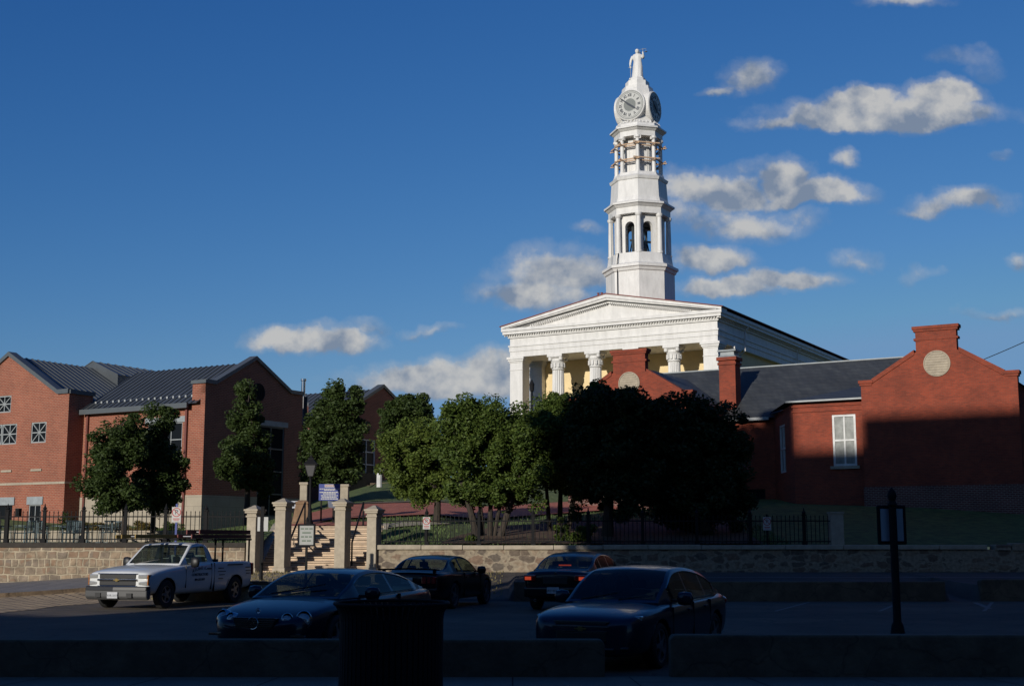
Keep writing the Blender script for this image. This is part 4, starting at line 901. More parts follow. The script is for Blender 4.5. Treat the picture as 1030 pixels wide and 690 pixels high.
# bay lines of the lot
m = MB()
for i in range(6):
    x = 4.2+i*2.6; m.poly([(x+1.6, 37.4, .006), (x+1.7, 37.4, .006), (x+.1-.3, 32.8, .006), (x-.3, 32.8, .006)])
m.poly([(13.0, 37.2, .007), (13.15, 37.2, .007), (12.4, 34, .007), (12.25, 34, .007)])
m.poly([(-14.5, 33.6, .012), (-9.0, 32.9, .012), (-9.0, 32.98, .012), (-14.5, 33.72, .012)])
m.build('bay_lines', paintl, kind='structure')
m = MB(); m.poly([(.3, 42.2, upper(.3, 42.2)+.02), (26, 42.2, upper(26, 42.2)+.02), (26, 42.35, upper(26, 42.35)+.02), (.3, 42.35, upper(.3, 42.35)+.02)]); m.build('street_line', paintl, kind='structure')

# ------------------------------------------------------------------ signs and posts
def nopark(px, pyt, pyb, Y, zb, label, pole_blue=False, pole=True):
    c = at(px, (pyt+pyb)/2, Y); h = (pyb-pyt)/FPX*Y; w = h*.6
    t = thing('parking_sign', label, 'sign', (c.x, Y, zb), 0)
    cz = c.z-zb; m = MB(); m.box(-w/2, w/2, -.012, .0, cz-h/2, cz+h/2); p_ = m.build('panel', signw, t)
    r0 = .115*h/.46; m = MB(); N_ = 28
    for j in range(N_):
        t0, t1 = 2*pi*j/N_, 2*pi*(j+1)/N_; m.poly([(r0*cos(t0), r0*sin(t0), .003), (1.22*r0*cos(t0), 1.22*r0*sin(t0), .003), (1.22*r0*cos(t1), 1.22*r0*sin(t1), .003), (r0*cos(t1), r0*sin(t1), .003)])
    m.box(-r0*1.05, r0*1.05, -.011, .011, .001, .0035, tf=Matrix.Rotation(-pi/4, 4, 'Z')); q = m.build('ban_ring', signr, p_); q.location = (0, -.013, cz+h*.16); q.rotation_euler = (pi/2, 0, 0)
    text('P', .20*h/.46, ink, p_, (0, -.0145, cz+h*.16), (pi/2, 0, 0), 'letter')
    m = MB(); m.box(-w*.36, w*.36, -.0155, -.0125, cz-h*.30, cz-h*.24); m.box(-w*.3, w*.3, -.0155, -.0125, cz-h*.40, cz-h*.36); m.build('red_text_bars', signr, p_)
    if pole: m = MB(); m.box(-.03, .03, .001, .045, 0, cz+h/2+.1); m.build('pole', signb if pole_blue else ironm, t)
    return t
nopark(177.5, 510, 525, 40.5, upper(-10.5, 40.5), 'white and red no parking sign on a blue post behind the pickup', True)
nopark(429, 520, 532, WY+.17, 1.56, 'small white and red no parking sign on the fence post right of the steps')
nopark(771.5, 520, 533, WY+.17, 1.56, 'white no parking sign in shade on the fence below the annex', False)
def bars(px0, px1, py0, py1): pass
# timed parking sign, facing us
c = at(308.5, 538, 39.6); SWS = mat('sign_white_dull', (.40, .41, .38), .6, var=.08)
t = thing('timed_parking_sign', 'white rectangular sign with four text lines on a black post before the steps', 'sign', (c.x, 39.6, upper(c.x, 39.6)-.02)); zz = c.z-t.location.z
m = MB(); m.box(-.035, .035, -.0, .07, 0, zz+.42); m.lathe([(.05, zz+.42), (.03, zz+.5), (.0, zz+.55)], 8, (0, .035, 0)); m.build('pole', ironm, t)
m = MB(); m.box(-.27, .27, -.03, -.005, zz-.34, zz+.33); bevel(m.build('frame', ironm, t), .02)
m = MB(); m.box(-.21, .21, -.04, -.031, zz-.29, zz+.28); pn = m.build('panel', SWS, t)
m = MB()
for k, (n_, ws_) in enumerate(((3, .1), (1, .26), (3, .09), (2, .12))):
    for j in range(n_): x = (j-(n_-1)/2)*(ws_+.03); m.box(x-ws_/2, x+ws_/2, -.044, -.041, zz+.17-k*.12, zz+.21-k*.12)
m.build('text_lines', signgreen, pn)
# side-on sign
c = at(264, 527, 41); zb = upper(c.x, 41)-.03; t = thing('side_sign', 'narrow white sign seen nearly edge on, on a black post by the leftmost pier', 'sign', (c.x, 41, zb)); zz = c.z-zb
m = MB(); m.box(-.05, .05, -.05, .05, 0, zz+.55); m.build('pole', ironm, t)
for s, mm in ((-1, signw), (1, signw)):
    m = MB(); m.box(s*.10-(.04), s*.10+(.04 if s < 0 else .09), -.08, -.052, zz-.22, zz+.22); m.box(s*.06-.02, s*.06+.02, -.05, .05, zz-.1, zz+.1); m.build('panel', mm, t)
# big blue notice sign on the lawn
c = at(331.5, 495, 52.5); zb = hill(c.x, 52.5); t = thing('notice_board', 'blue notice board with red heading and white text lines above the steps', 'notice board', (c.x, 52.5, zb)); zz = c.z-zb; 
m = MB(); m.box(-.43, .43, -.02, .01, zz-.33, zz+.33); pn = m.build('panel', signb, t)
m = MB(); m.box(-.2, .2, -.03, -.021, zz+.20, zz+.315)
rr = random.Random(3)
for (zl, x0, x1, h_) in ((.135, -.40, .40, .035), (.085, -.22, .24, .04), (.0, -.40, .40, .045), (-.06, -.26, .27, .045), (-.135, -.34, .35, .04), (-.20, -.31, .3, .04), (-.265, -.34, .36, .045)):
    x = x0
    while x < x1-.02:
        e = min(x1, x+rr.uniform(.05, .13)); m.box(x, e-.012, -.025, -.021, zz+zl-.5*h_, zz+zl+.5*h_); x = e
m.build('white_text', signw, pn)
text('NOTICE', .10, signr, pn, (0, -.034, zz+.258), (pi/2, 0, 0), 'heading')
m = MB(); 
for x in (-.33, .33): m.box(x-.03, x+.03, .012, .06, 0, zz+.3)
m.build('post', ironm, t)
c = at(295.5, 508, 51.8); t = thing('plaque_stand', 'small grey plaque on a dark stand left of the monument plinth', 'plaque', (c.x, 51.8, hill(c.x, 51.8))); zz = c.z-t.location.z
m = MB(); m.box(-.03, .03, 0, .04, 0, zz); m.build('stand', ironm, t); m = MB(); m.box(-.15, .15, -.03, -.0, zz-.12, zz+.17); m.build('panel', signback, t)
c = at(336, 509, 51.5); t = thing('info_panel', 'slanted interpretive panel on a dark stand beside the blue notice board', 'info panel', (c.x, 51.5, hill(c.x, 51.5))); zz = c.z-t.location.z
m = MB(); m.box(-.06, .06, 0, .06, 0, zz); m.build('stand', ironm, t); m = MB(); m.box(-.28, .28, -.22, .22, -.02, .02); o = m.build('panel', signback, t); o.location = (.05, 0, zz+.05); o.rotation_euler = (.6, .1, .3)
c = at(304, 523, 52); t = thing('monument_plinth', 'tapered brown stone monument plinth on the lawn above the steps', 'monument', (c.x, 52, hill(c.x, 52)-.05)); 
m = MB(); m.loft([[(sx*w, sy*w, z) for sx, sy in ((-1, -1), (1, -1), (1, 1), (-1, 1))] for w, z in ((.42, 0), (.42, .16), (.34, .17), (.24, .86), (.26, .87), (.26, .95), (.14, 1.02))]); bevel(m.build('block', mat('brown_stone', (.26, .16, .09), .9, var=.3, scale=5, bump=.4), t), .015)
for i, (px, py, hh) in enumerate(((306, 485, 1.8), (346, 487, 1.5))):
    c = at(px, py, 62); m = MB(); z0 = hill(c.x, 62); q_ = (.17, .23)[i]; m.box(-q_, q_, -q_, q_, 0, c.z-z0-.12); m.box(-q_-.04, q_+.04, -q_-.04, q_+.04, c.z-z0-.12, c.z-z0)
    o = m.build('stone_pillar', stonet); o.location = (c.x, 62, z0); bevel(o, .02); tag(o, ['square stone pillar behind the street lamp', 'square stone pillar right behind the blue notice board'][i], 'pillar')
# street lamp
c = at(313, 457, 50.9); zb = hill(c.x, 50.9); t = thing('street_lamp', 'black cast iron lantern lamp post left of the blue notice board', 'street lamp', (c.x, 50.9, zb)); H = c.z-zb
m = MB(); m.lathe([(.16, 0), (.16, .1), (.1, .25), (.07, .7), (.05, .75), (.045, H-.95), (.08, H-.92), (.04, H-.85)], 12); m.build('pole', ironm, t, True)
m = MB(); R8 = []
m.loft([[(r*sx, r*sy, z) for sx, sy in ((-1, -1), (1, -1), (1, 1), (-1, 1))] for r, z in ((.10, H-.85), (.21, H-.42))]); m.build('lantern_glass', mat('lamp_glass', (.12, .12, .12), .2, var=0), t)
m = MB(); m.loft([[(r*sx, r*sy, z) for sx, sy in ((-1, -1), (1, -1), (1, 1), (-1, 1))] for r, z in ((.25, H-.42), (.25, H-.37), (.1, H-.2), (.1, H-.15), (.03, H-.1), (.01, H))])
for sx, sy in ((-1, -1), (1, -1), (1, 1), (-1, 1)): m.tube([(.10*sx, .1*sy, H-.86), (.215*sx, .215*sy, H-.4)], .014, 4)
m.build('lantern_roof', ironm, t)
# dark lamp post left of the portico (thin, behind the trees)
c = at(535, 382, 74); zb = hill(c.x, 74); m = MB(); m.lathe([(.09, 0), (.05, c.z-zb-.7), (.12, c.z-zb-.65), (.14, c.z-zb-.3), (.16, c.z-zb-.28), (.03, c.z-zb)], 10); o = m.build('lamp_post', ironm); o.location = (c.x, 74, zb); tag(o, 'slim dark lamp post standing before the left pier of the portico', 'lamp post')
# foreground sign on post (seen from behind)
t = thing('street_sign', 'black framed grey sign back on a black finial post in the right foreground', 'sign', (at(901.5, 600, 19.2).x, 19.2, 0)); H = at(900, 490, 19.2).z
m = MB(); m.lathe([(.17, 0), (.17, .1), (.13, .3), (.085, .55), (.06, .6), (.055, H-.28), (.075, H-.26), (.045, H-.2), (.07, H-.13), (.05, H-.06), (.005, H)], 14); m.build('post', ironm, t, True)
z1_, z0_ = at(900, 508, 19.2).z, at(900, 547.5, 19.2).z
m = MB(); m.prism([(-.215, z0_), (.215, z0_), (.215, z1_), (-.215, z1_)], .062, .10, 'y'); bevel(m.build('frame', ironm, t), .03, 3)
m = MB(); m.prism([(-.165, z0_+.05), (.165, z0_+.05), (.165, z1_-.05), (-.165, z1_-.05)], .052, .061, 'y'); m.build('panel_back', signback, t)
# slatted litter bin
t = thing('litter_bin', 'black slatted metal litter bin with flared rim in the foreground', 'litter bin', (at(394, 620, 9.6).x, 9.6, .29)); H = 1.07; n = 56
m = MB(); m.lathe([(.35, .04), (.35, .95), (.34, .95), (.34, .05)], 32); m.build('liner', blackp, t)
m = MB()
for i in range(n):
    T = Matrix.Rotation(2*pi*i/n, 4, 'Z'); m.loft([[tuple(T @ Vector((r, y, z))) for r, y in ((r0-.006, -.017), (r0+.006, -.017), (r0+.006, .017), (r0-.006, .017))] for r0, z in ((.37, .02), (.37, .93), (.378, .98), (.40, 1.02), (.415, 1.035))])
m.build('slats', ironm, t)
m = MB(); 
for z, r in ((.05, .362), (.45, .362), (.85, .362)): m.lathe([(r, z), (r, z+.05), (r-.008, z+.05), (r-.008, z)], 32)
m.loft([[(.415*cos(a)+.012*cos(b)*cos(a), .415*sin(a)+.012*cos(b)*sin(a), 1.042+.012*sin(b)) for b in [2*pi*q/6 for q in range(6)]] for a in [2*pi*j/40 for j in range(41)]], caps=False); m.build('hoops', ironm, t)

# ------------------------------------------------------------------ patio furniture
tb = thing('patio_table', 'x', 'table', (0, 0, 0), 0, 'patio tables'); m = MB(); m.lathe([(.42, .70), (.42, .73)], 20); m.build('tabletop', patiof, tb); m = MB(); m.lathe([(.03, 0), (.03, .7)], 8); m.box(-.3, .3, -.03, .03, 0, .03); m.box(-.03, .03, -.3, .3, 0, .031); m.build('pedestal', patiof, tb)
chp = thing('patio_chair', 'x', 'chair', (0, 0, 0), 0, 'patio chairs')
m = MB(); m.box(-.23, .23, -.23, .23, .43, .46); m.build('seat', patiof, chp)
m = MB()
for i in range(6): m.box(-.21+i*.077, -.185+i*.077, .21, .235, .46, .88)
m.box(-.24, .24, .205, .24, .86, .92); m.build('backrest', patiof, chp)
for sx in (-1, 1):
    for sy in (-1, 1): m = MB(); m.tube([(sx*.22, sy*.22, 0), (sx*.21, sy*.21, .44)], .014, 5); m.build('leg', patiof, chp)
    m = MB(); m.tube([(sx*.24, -.2, .45), (sx*.25, -.2, .66), (sx*.25, .22, .66)], .014, 5); m.build('armrest', patiof, chp)
k = 0
names_t = ['nearest the left frame edge', 'outside the dark patio doors', 'below the wall lamp', 'before the brick corner', 'beside the autumn shrubs', 'farthest right near the tree trunk']
for i, px in enumerate((6, 30, 52, 68, 92, 108)):
    Y = 50.0+(i % 3)*2.2; x = pX(px, Y); z = hill(x, Y)
    lab = 'round blue grey patio table '+names_t[i]
    if i == 0: tb.location = (x, Y, z); tb['label'] = lab
    else: dup(tb, (x, Y, z), i*.3, lab)
    for j, a in enumerate((.3+i, 2.4+i, 4.5+i)):
        lab = 'blue grey metal patio chair, '+['left', 'right', 'rear'][j]+' one at the table '+names_t[i]
        L_ = (x+.72*cos(a), Y+.72*sin(a), z)
        if k == 0: chp.location = L_; chp.rotation_euler = (0, 0, a-pi/2); chp['label'] = lab
        else: dup(chp, L_, a-pi/2, lab)
        k += 1
m = MB(); m.box(-5.5, 5.5, 0, .3, -.2, .42); m.box(-5.55, 5.55, -.05, .35, .42, .5); o = m.build('planter_wall', cream); o.location = (pX(105, 57), 57, hill(-18, 57)); o.rotation_euler = (0, 0, -.05); tag(o, 'low pale planter wall along the back of the patio', 'planter wall')

# ------------------------------------------------------------------ trees
def leaves(cl, per, size, seed, squash=1.):
    r = np.random.default_rng(seed); P = []
    for (x, y, z, rad, frac) in cl:
        n = max(3, int(per*frac)); d = r.normal(size=(n, 3)); d /= np.linalg.norm(d, axis=1)[:, None]
        P.append(np.array([x, y, z])+d*(rad*(.25+.75*r.random(n)**.55))[:, None]*np.array([1, 1, .8]))
    P = np.vstack(P); n = len(P)
    a = r.normal(size=(n, 3)); a[:, 2] *= .6; a /= np.linalg.norm(a, axis=1)[:, None]; b = np.cross(a, r.normal(size=(n, 3))); b /= np.linalg.norm(b, axis=1)[:, None]
    s = size*(.6+.8*r.random(n))[:, None]
    v = np.stack([P-a*s, P+b*s*.5, P+a*s, P-b*s*.5], 1).reshape(-1, 3); return v
def tree(name, label, base, blobs, leafm, trunks, n_cl=90, per=110, size=.13, seed=1, group=None, crad=(.32, .62), world=True, cat='tree'):
    """blobs: (x,y,z,rx,ry,rz) in world; clumps scattered mostly near the blob surface"""
    rr = random.Random(seed); t = thing(name, label, cat, base, 0, group); bx, by, bz = base
    vol = [b[3]*b[4]*b[5] for b in blobs]; tot = sum(v**.75 for v in vol); cl = []
    for b, v in zip(blobs, vol):
        for i in range(max(3, int(n_cl*v**.75/tot))):
            while True:
                d = Vector((rr.gauss(0, 1), rr.gauss(0, 1), rr.gauss(0, 1))); 
                if d.length > .1: break
            d.normalize(); q = rr.random()**.45*(1.0 if rr.random() < .75 else 1.22)
            if rr.random() < .22: q *= rr.uniform(1.0, 1.22)
            cl.append((b[0]+d.x*b[3]*q-bx, b[1]+d.y*b[4]*q-by, b[2]+d.z*b[5]*q-bz, rr.uniform(*crad), rr.uniform(.5, 1.3)))
    v = leaves(cl, int(per*2.6), size*.58, seed); me = bpy.data.meshes.new('crown'); nf = len(v)//4
    me.vertices.add(len(v)); me.vertices.foreach_set('co', v.ravel()); me.loops.add(nf*4); me.loops.foreach_set('vertex_index', np.arange(nf*4)); me.polygons.add(nf); me.polygons.foreach_set('loop_start', np.arange(nf)*4); me.polygons.foreach_set('loop_total', np.full(nf, 4)); me.update(); me.validate()
    me.materials.append(leafm); o = bpy.data.objects.new('crown', me); C.objects.link(o); o.parent = t
    m = MB()
    for tr in trunks:
        pts, rad = tr; m.tube([(p[0]-bx, p[1]-by, p[2]-bz) for p in pts], rad, 8)
    ends = [tr[0][-1] for tr in trunks]
    for c in rr.sample(cl, min(len(cl), 10+len(cl)//12)):      # limbs out to the clumps
        e = min(ends, key=lambda q: (q[0]-bx-c[0])**2+(q[1]-by-c[1])**2+(q[2]-bz-c[2])**2*.4); e = Vector((e[0]-bx, e[1]-by, e[2]-bz)); q = Vector(c[:3]); k = rr.uniform(.0, .25)
        s0 = e.lerp(Vector((0, 0, 0)), k*.4) if len(trunks) < 2 else e
        mid = s0.lerp(q, .5)+Vector((0, 0, .12)); m.tube([s0, mid, q], [.032, .02, .008], 4)
    m.build('trunk', bark, t); return t
def pb(px, py, rx, ry, Y, dep=None, dy=0):
    c = at(px, py, Y+dy); s = Y/FPX; return (c.x, c.y, c.z, rx*s, (dep if dep else rx*s), ry*s)
def gtree(name, label, Y, trunk_px, blobs, leafm, seed, n_cl, per, size, zb=None, tr=.14, crad=(.18, .58), lean=None, group=None):
    x = pX(trunk_px, Y); z = hill(x, Y)-.05 if zb is None else zb; bl = [pb(*b[:4], Y, *(b[4:] if len(b) > 4 else ())) for b in blobs]; n_cl = int(n_cl*1.25)
    top = max(b[2]+b[5]*.6 for b in bl); cxm = sum(b[0]*b[3] for b in bl)/sum(b[3] for b in bl)
    low_ = min(b[2]-b[5] for b in bl)
    tk = [([(x, Y, z), (x+.03, Y, z+(low_-z)*.7+.3), ((x+cxm)/2, Y, (low_+top)/2), (cxm, Y, top)], [tr*1.25, tr, tr*.7, tr*.2])] if lean is None else lean(x, Y, z)
    return tree(name, label, (x, Y, z), bl, leafm, tk, n_cl, per, size, seed, group, crad)
GT = 'street trees round the brick buildings'
gtree('oak_tree', 'dark green young tree with full crown, left of the pair on the patio', 54, 128, [(118, 470, 26, 36), (128, 440, 20, 22), (106, 462, 18, 20), (122, 500, 30, 15), (100, 485, 14, 16)], leafA, 11, 110, 120, .12, tr=.1, group=GT)
gtree('oak_tree', 'dark green upright tree, right of the pair, before the seamed roof', 56, 157, [(160, 440, 16, 36), (163, 470, 24, 30), (158, 500, 24, 16), (178, 478, 10, 24)], leafA, 12, 95, 120, .12, tr=.1, group=GT)
gtree('oak_tree', 'slim conical tree standing against the shaded brick gable of the left building', 62, 250, [(247, 405, 9, 16), (247, 420, 13, 14), (248, 435, 17, 24), (245, 465, 25, 26), (262, 480, 14, 20)], leafA, 13, 110, 120, .13, group=GT)
gtree('oak_tree', 'tall two topped tree left of the distant brick gable', 64, 334, [(334, 402, 12, 18), (343, 418, 18, 14), (357, 405, 8, 16), (330, 435, 22, 24), (350, 440, 18, 24), (336, 468, 30, 26), (318, 450, 12, 24)], leafA, 14, 170, 120, .14, group=GT)
gtree('oak_tree', 'broad dark tree behind the light green tree right of the distant gable', 72, 408, [(408, 416, 24, 16), (420, 410, 11, 11), (395, 430, 13, 15), (412, 436, 22, 18)], leafA, 15, 120, 110, .15, group=GT)
gtree('light_green_tree', 'light yellowish green low tree at the left end of the sunny row', 53, 440, [(415, 462, 33, 34), (432, 445, 20, 22), (398, 452, 16, 22), (440, 470, 20, 30), (413, 492, 22, 12)], leafB, 16, 150, 110, .11, tr=.13)
def multi(sp):
    def f(x, Y, z):
        r = random.Random(5); out = []
        for (dx, tx, ty, dy, rd) in sp:
            e = at(tx, ty, Y); out.append(([(x+dx, Y+dy*.3, z), (x+dx+(e.x-x-dx)*.35, Y+dy*.6, z+(e.z-z)*.4), (e.x, Y+dy, e.z)], [rd, rd*.8, rd*.45]))
        return out
    return f
gtree('crape_myrtle', 'sunlit many stemmed tree with trunks fanning out behind the fence', 49.6, 490, [(478, 455, 34, 38), (460, 435, 18, 26), (500, 425, 22, 22), (505, 465, 30, 36), (475, 410, 14, 10), (532, 455, 26, 42), (490, 495, 40, 12), (548, 425, 16, 20)], leafD, 17, 330, 120, .11,
      lean=multi([(-.35, 462, 475, -.5, .15), (-.15, 478, 465, .4, .1), (.1, 495, 470, 0, .11), (.25, 512, 470, .3, .09), (.5, 530, 462, -.3, .14)]))
gtree('crape_myrtle', 'sunlit green tree right of the fanning trunks, below the portico', 51.5, 560, [(555, 450, 30, 42), (578, 430, 26, 30), (560, 408, 14, 12), (582, 470, 26, 30), (600, 410, 18, 20)], leafD, 18, 260, 110, .11, lean=multi([(-.3, 548, 470, 0, .1), (.1, 565, 460, .3, .12), (.4, 585, 460, -.2, .12)]))
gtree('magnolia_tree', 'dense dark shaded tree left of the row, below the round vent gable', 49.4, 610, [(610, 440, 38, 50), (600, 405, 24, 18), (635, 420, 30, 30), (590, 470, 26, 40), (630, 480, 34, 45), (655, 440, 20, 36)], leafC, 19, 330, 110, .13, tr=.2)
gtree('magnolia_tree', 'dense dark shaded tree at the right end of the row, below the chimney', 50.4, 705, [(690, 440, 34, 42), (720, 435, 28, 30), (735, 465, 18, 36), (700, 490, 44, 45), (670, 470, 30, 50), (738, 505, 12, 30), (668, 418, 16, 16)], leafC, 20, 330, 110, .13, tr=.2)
_f = Frame(0, 0, 30); _p = _f.w(-21.7, 10, 0)
tree('shading_tree', 'very tall unseen tree added outside the left of the view to shade the annex wall and rubble wall trees', tuple(_p), [(_p.x-.3, _p.y, 16.0, 1.9, 1.9, 5.0), (_p.x+.2, _p.y, 13.5, 1.8, 1.7, 2.4), (_p.x-.4, _p.y, 18.6, 1.6, 1.6, 2.0)], leafA, [([(_p.x, _p.y, 0), (_p.x, _p.y, 10), (_p.x, _p.y, 20)], [.3, .22, .08])], 330, 150, .28, 77, None, (.5, .9))  # unseen tree added so its crown shades the recessed annex wall and nearby trees
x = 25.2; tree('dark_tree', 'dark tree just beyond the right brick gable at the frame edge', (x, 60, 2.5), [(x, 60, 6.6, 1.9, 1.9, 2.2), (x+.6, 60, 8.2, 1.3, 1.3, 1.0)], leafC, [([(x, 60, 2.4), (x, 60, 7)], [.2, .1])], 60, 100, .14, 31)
# shrubs
for i, (px, py, rx, ry, lm, lab) in enumerate(((72, 514, 9, 14, leafA, 'dark green shrub climbing at the corner of the brick gable block'), (90, 519, 12, 8, leafS, 'orange tinged shrub left behind the low patio wall'), (112, 518, 14, 8, leafS, 'orange tinged shrub in the middle behind the low patio wall'), (140, 521, 13, 8, leafS, 'orange tinged shrub right behind the low patio wall'), (168, 524, 12, 7, leafD, 'green shrub at the foot of the long brick wall'))):
    c = at(px, py, 62); z = hill(c.x, 62); s = 62/FPX
    tree('shrub', lab, (c.x, 62, z), [(c.x, 62, z+ry*s*.9+.1, rx*s, .5, ry*s), (c.x+.2, 62.1, z+.4, rx*s*1.1, .5, .4)], lm, [([(c.x, 62, z), (c.x, 62, z+.4)], [.04, .02])], 30, 70, .08, 40+i, 'shrubs along the patio', (.16, .28), cat='shrub')
for i, (px, py, rx, ry) in enumerate(((565, 522, 8, 14), (590, 526, 9, 9), (580, 533, 14, 6), (475, 541, 4, 3))):
    c = at(px, py, 47.4); z = hill(c.x, 47.4); s = 47.4/FPX
    tree('weed_plant', ['tall green sucker plant behind the fence near the dark tree', 'lower leafy green plant right of the tall sucker', 'spreading green ground plant at the mulch bed edge', 'small weed tuft at the foot of the fence'][i], (c.x, 47.4, z), [(c.x, 47.4, z+ry*s, rx*s, .3, ry*s)], leafD, [([(c.x, 47.4, z), (c.x, 47.4, z+.3)], [.02, .01])], 14, 60, .08, 60+i, None, (.1, .2), cat='plant')
PP = [(-8.4, 50.3), (-7.2, 53.5), (-4.6, 55.0), (-.5, 57.5), (6, 63), (7, 70.5), (-1.5, 63.5), (-8.2, 61.0), (-9.6, 57), (-8.5, 50.4)]
def inpath(x, y):
    c = False
    for (a, b), (d, e) in zip(PP, PP[1:]+PP[:1]):
        if (b > y) != (e > y) and x < (d-a)*(y-b)/(e-b)+a: c = not c
    return c
# fallen leaves and tufts on the dry verge
r = random.Random(9); m = MB()
for i in range(2600):
    x = r.uniform(-12, -.3); y = r.uniform(38.8, 46); z = upper(x, y); h = r.uniform(.03, .09); a = r.uniform(0, pi); dx, dy = .02*cos(a), .02*sin(a)
    m.poly([(x-dx, y-dy, z), (x+dx, y+dy, z), (x+r.uniform(-.03, .03), y+r.uniform(-.03, .03), z+h)])
m.build('dry_grass', mat('dry_grass_blade', (.22, .18, .07), .9), kind='stuff', label='dry grass tufts on the verge before the steps', category='grass')
m = MB()
for i in range(16000):
    x = r.uniform(-13, 10); y = 46.6+r.random()**1.5*15
    if SX0-.3 < x < SX1+.3 and y < SY1+.2: continue
    if inpath(x, y): continue
    if -2.6 < x < 9 and y < 54 and r.random() < .85: continue
    z = hill(x, y); h = r.uniform(.05, .13); a = r.uniform(0, pi); dx, dy = .025*cos(a), .025*sin(a)
    m.poly([(x-dx, y-dy, z), (x+dx, y+dy, z), (x+r.uniform(-.04, .04), y+r.uniform(-.04, .04), z+h)])
m.build('grass_tufts', mat('grass_blade', (.08, .12, .03), .8), kind='stuff', label='short grass blades on the sunlit lawn slope', category='grass')

# ------------------------------------------------------------------ vehicles  (x forward, y to the left side, z up)
tglass = bpy.data.materials.new('tinted_glass'); tglass.use_nodes = True
_t = tglass.node_tree; _b = _t.nodes['Principled BSDF']; _b.inputs['Base Color'].default_value = (.01, .014, .016, 1); _b.inputs['Roughness'].default_value = .04
_tr = _t.nodes.new('ShaderNodeBsdfTransparent'); _tr.inputs[0].default_value = (.50, .58, .54, 1); _m = _t.nodes.new('ShaderNodeMixShader'); _m.inputs[0].default_value = .6
_t.links.new(_b.outputs[0], _m.inputs[1]); _t.links.new(_tr.outputs[0], _m.inputs[2]); _t.links.new(_m.outputs[0], _t.nodes['Material Output'].inputs[0])
def cr(P, n=12):
    P = [P[0]]+list(P)+[P[-1]]; out = []
    for i in range(1, len(P)-2):
        for k in range(n):
            t = k/n; a, b, c, d = [np.array(P[j], float) for j in (i-1, i, i+1, i+2)]
            out.append(.5*((2*b)+(-a+c)*t+(2*a-5*b+4*c-d)*t*t+(-a+3*b-3*c+d)*t**3))
    out.append(np.array(P[-2], float)); return np.array(out)
def wheel(parent, x, y, r, w, side, spokes, rimr, rimm=None):
    """side +1 = left of the car"""
    rimm = rimm or alloy
    e = bpy.data.objects.new('wheel', None); C.objects.link(e); e.parent = parent; e.location = (x, y, r); e.rotation_euler = (-pi/2*side, 0, 0); e.empty_display_size = .1
    m = MB(); m.lathe([(rimr, -w/2), (r-.03, -w/2), (r, -w/2+.03), (r, w/2-.03), (r-.03, w/2), (rimr+.015, w/2), (rimr, w/2-.02)], 36, caps=False); m.build('tyre', tyre, e, True)
    m = MB(); m.lathe([(rimr+.004, w/2-.015), (rimr-.02, w/2-.02), (rimr-.03, w/2-.09)], 36, caps=False)
    m.lathe([(.07, w/2-.03), (.055, w/2-.012), (.0, w/2-.01)], 14, caps=False)
    for k in range(spokes):
        T = Matrix.Rotation(2*pi*k/spokes, 4, 'Z')
        m.loft([[tuple(T @ Vector(p)) for p in ((x0, -h, z), (x0, h, z), (x0, h, z-.03), (x0, -h, z-.03))] for x0, h, z in ((.05, .045, w/2-.014), (rimr*.6, .028, w/2-.02), (rimr-.01, .036, w/2-.022))])
    m.build('rim', rimm, e); m = MB(); m.lathe([(rimr, w/2-.085), (rimr, w/2-.09)], 24); m.build('brake_disc', blackp, e); return e
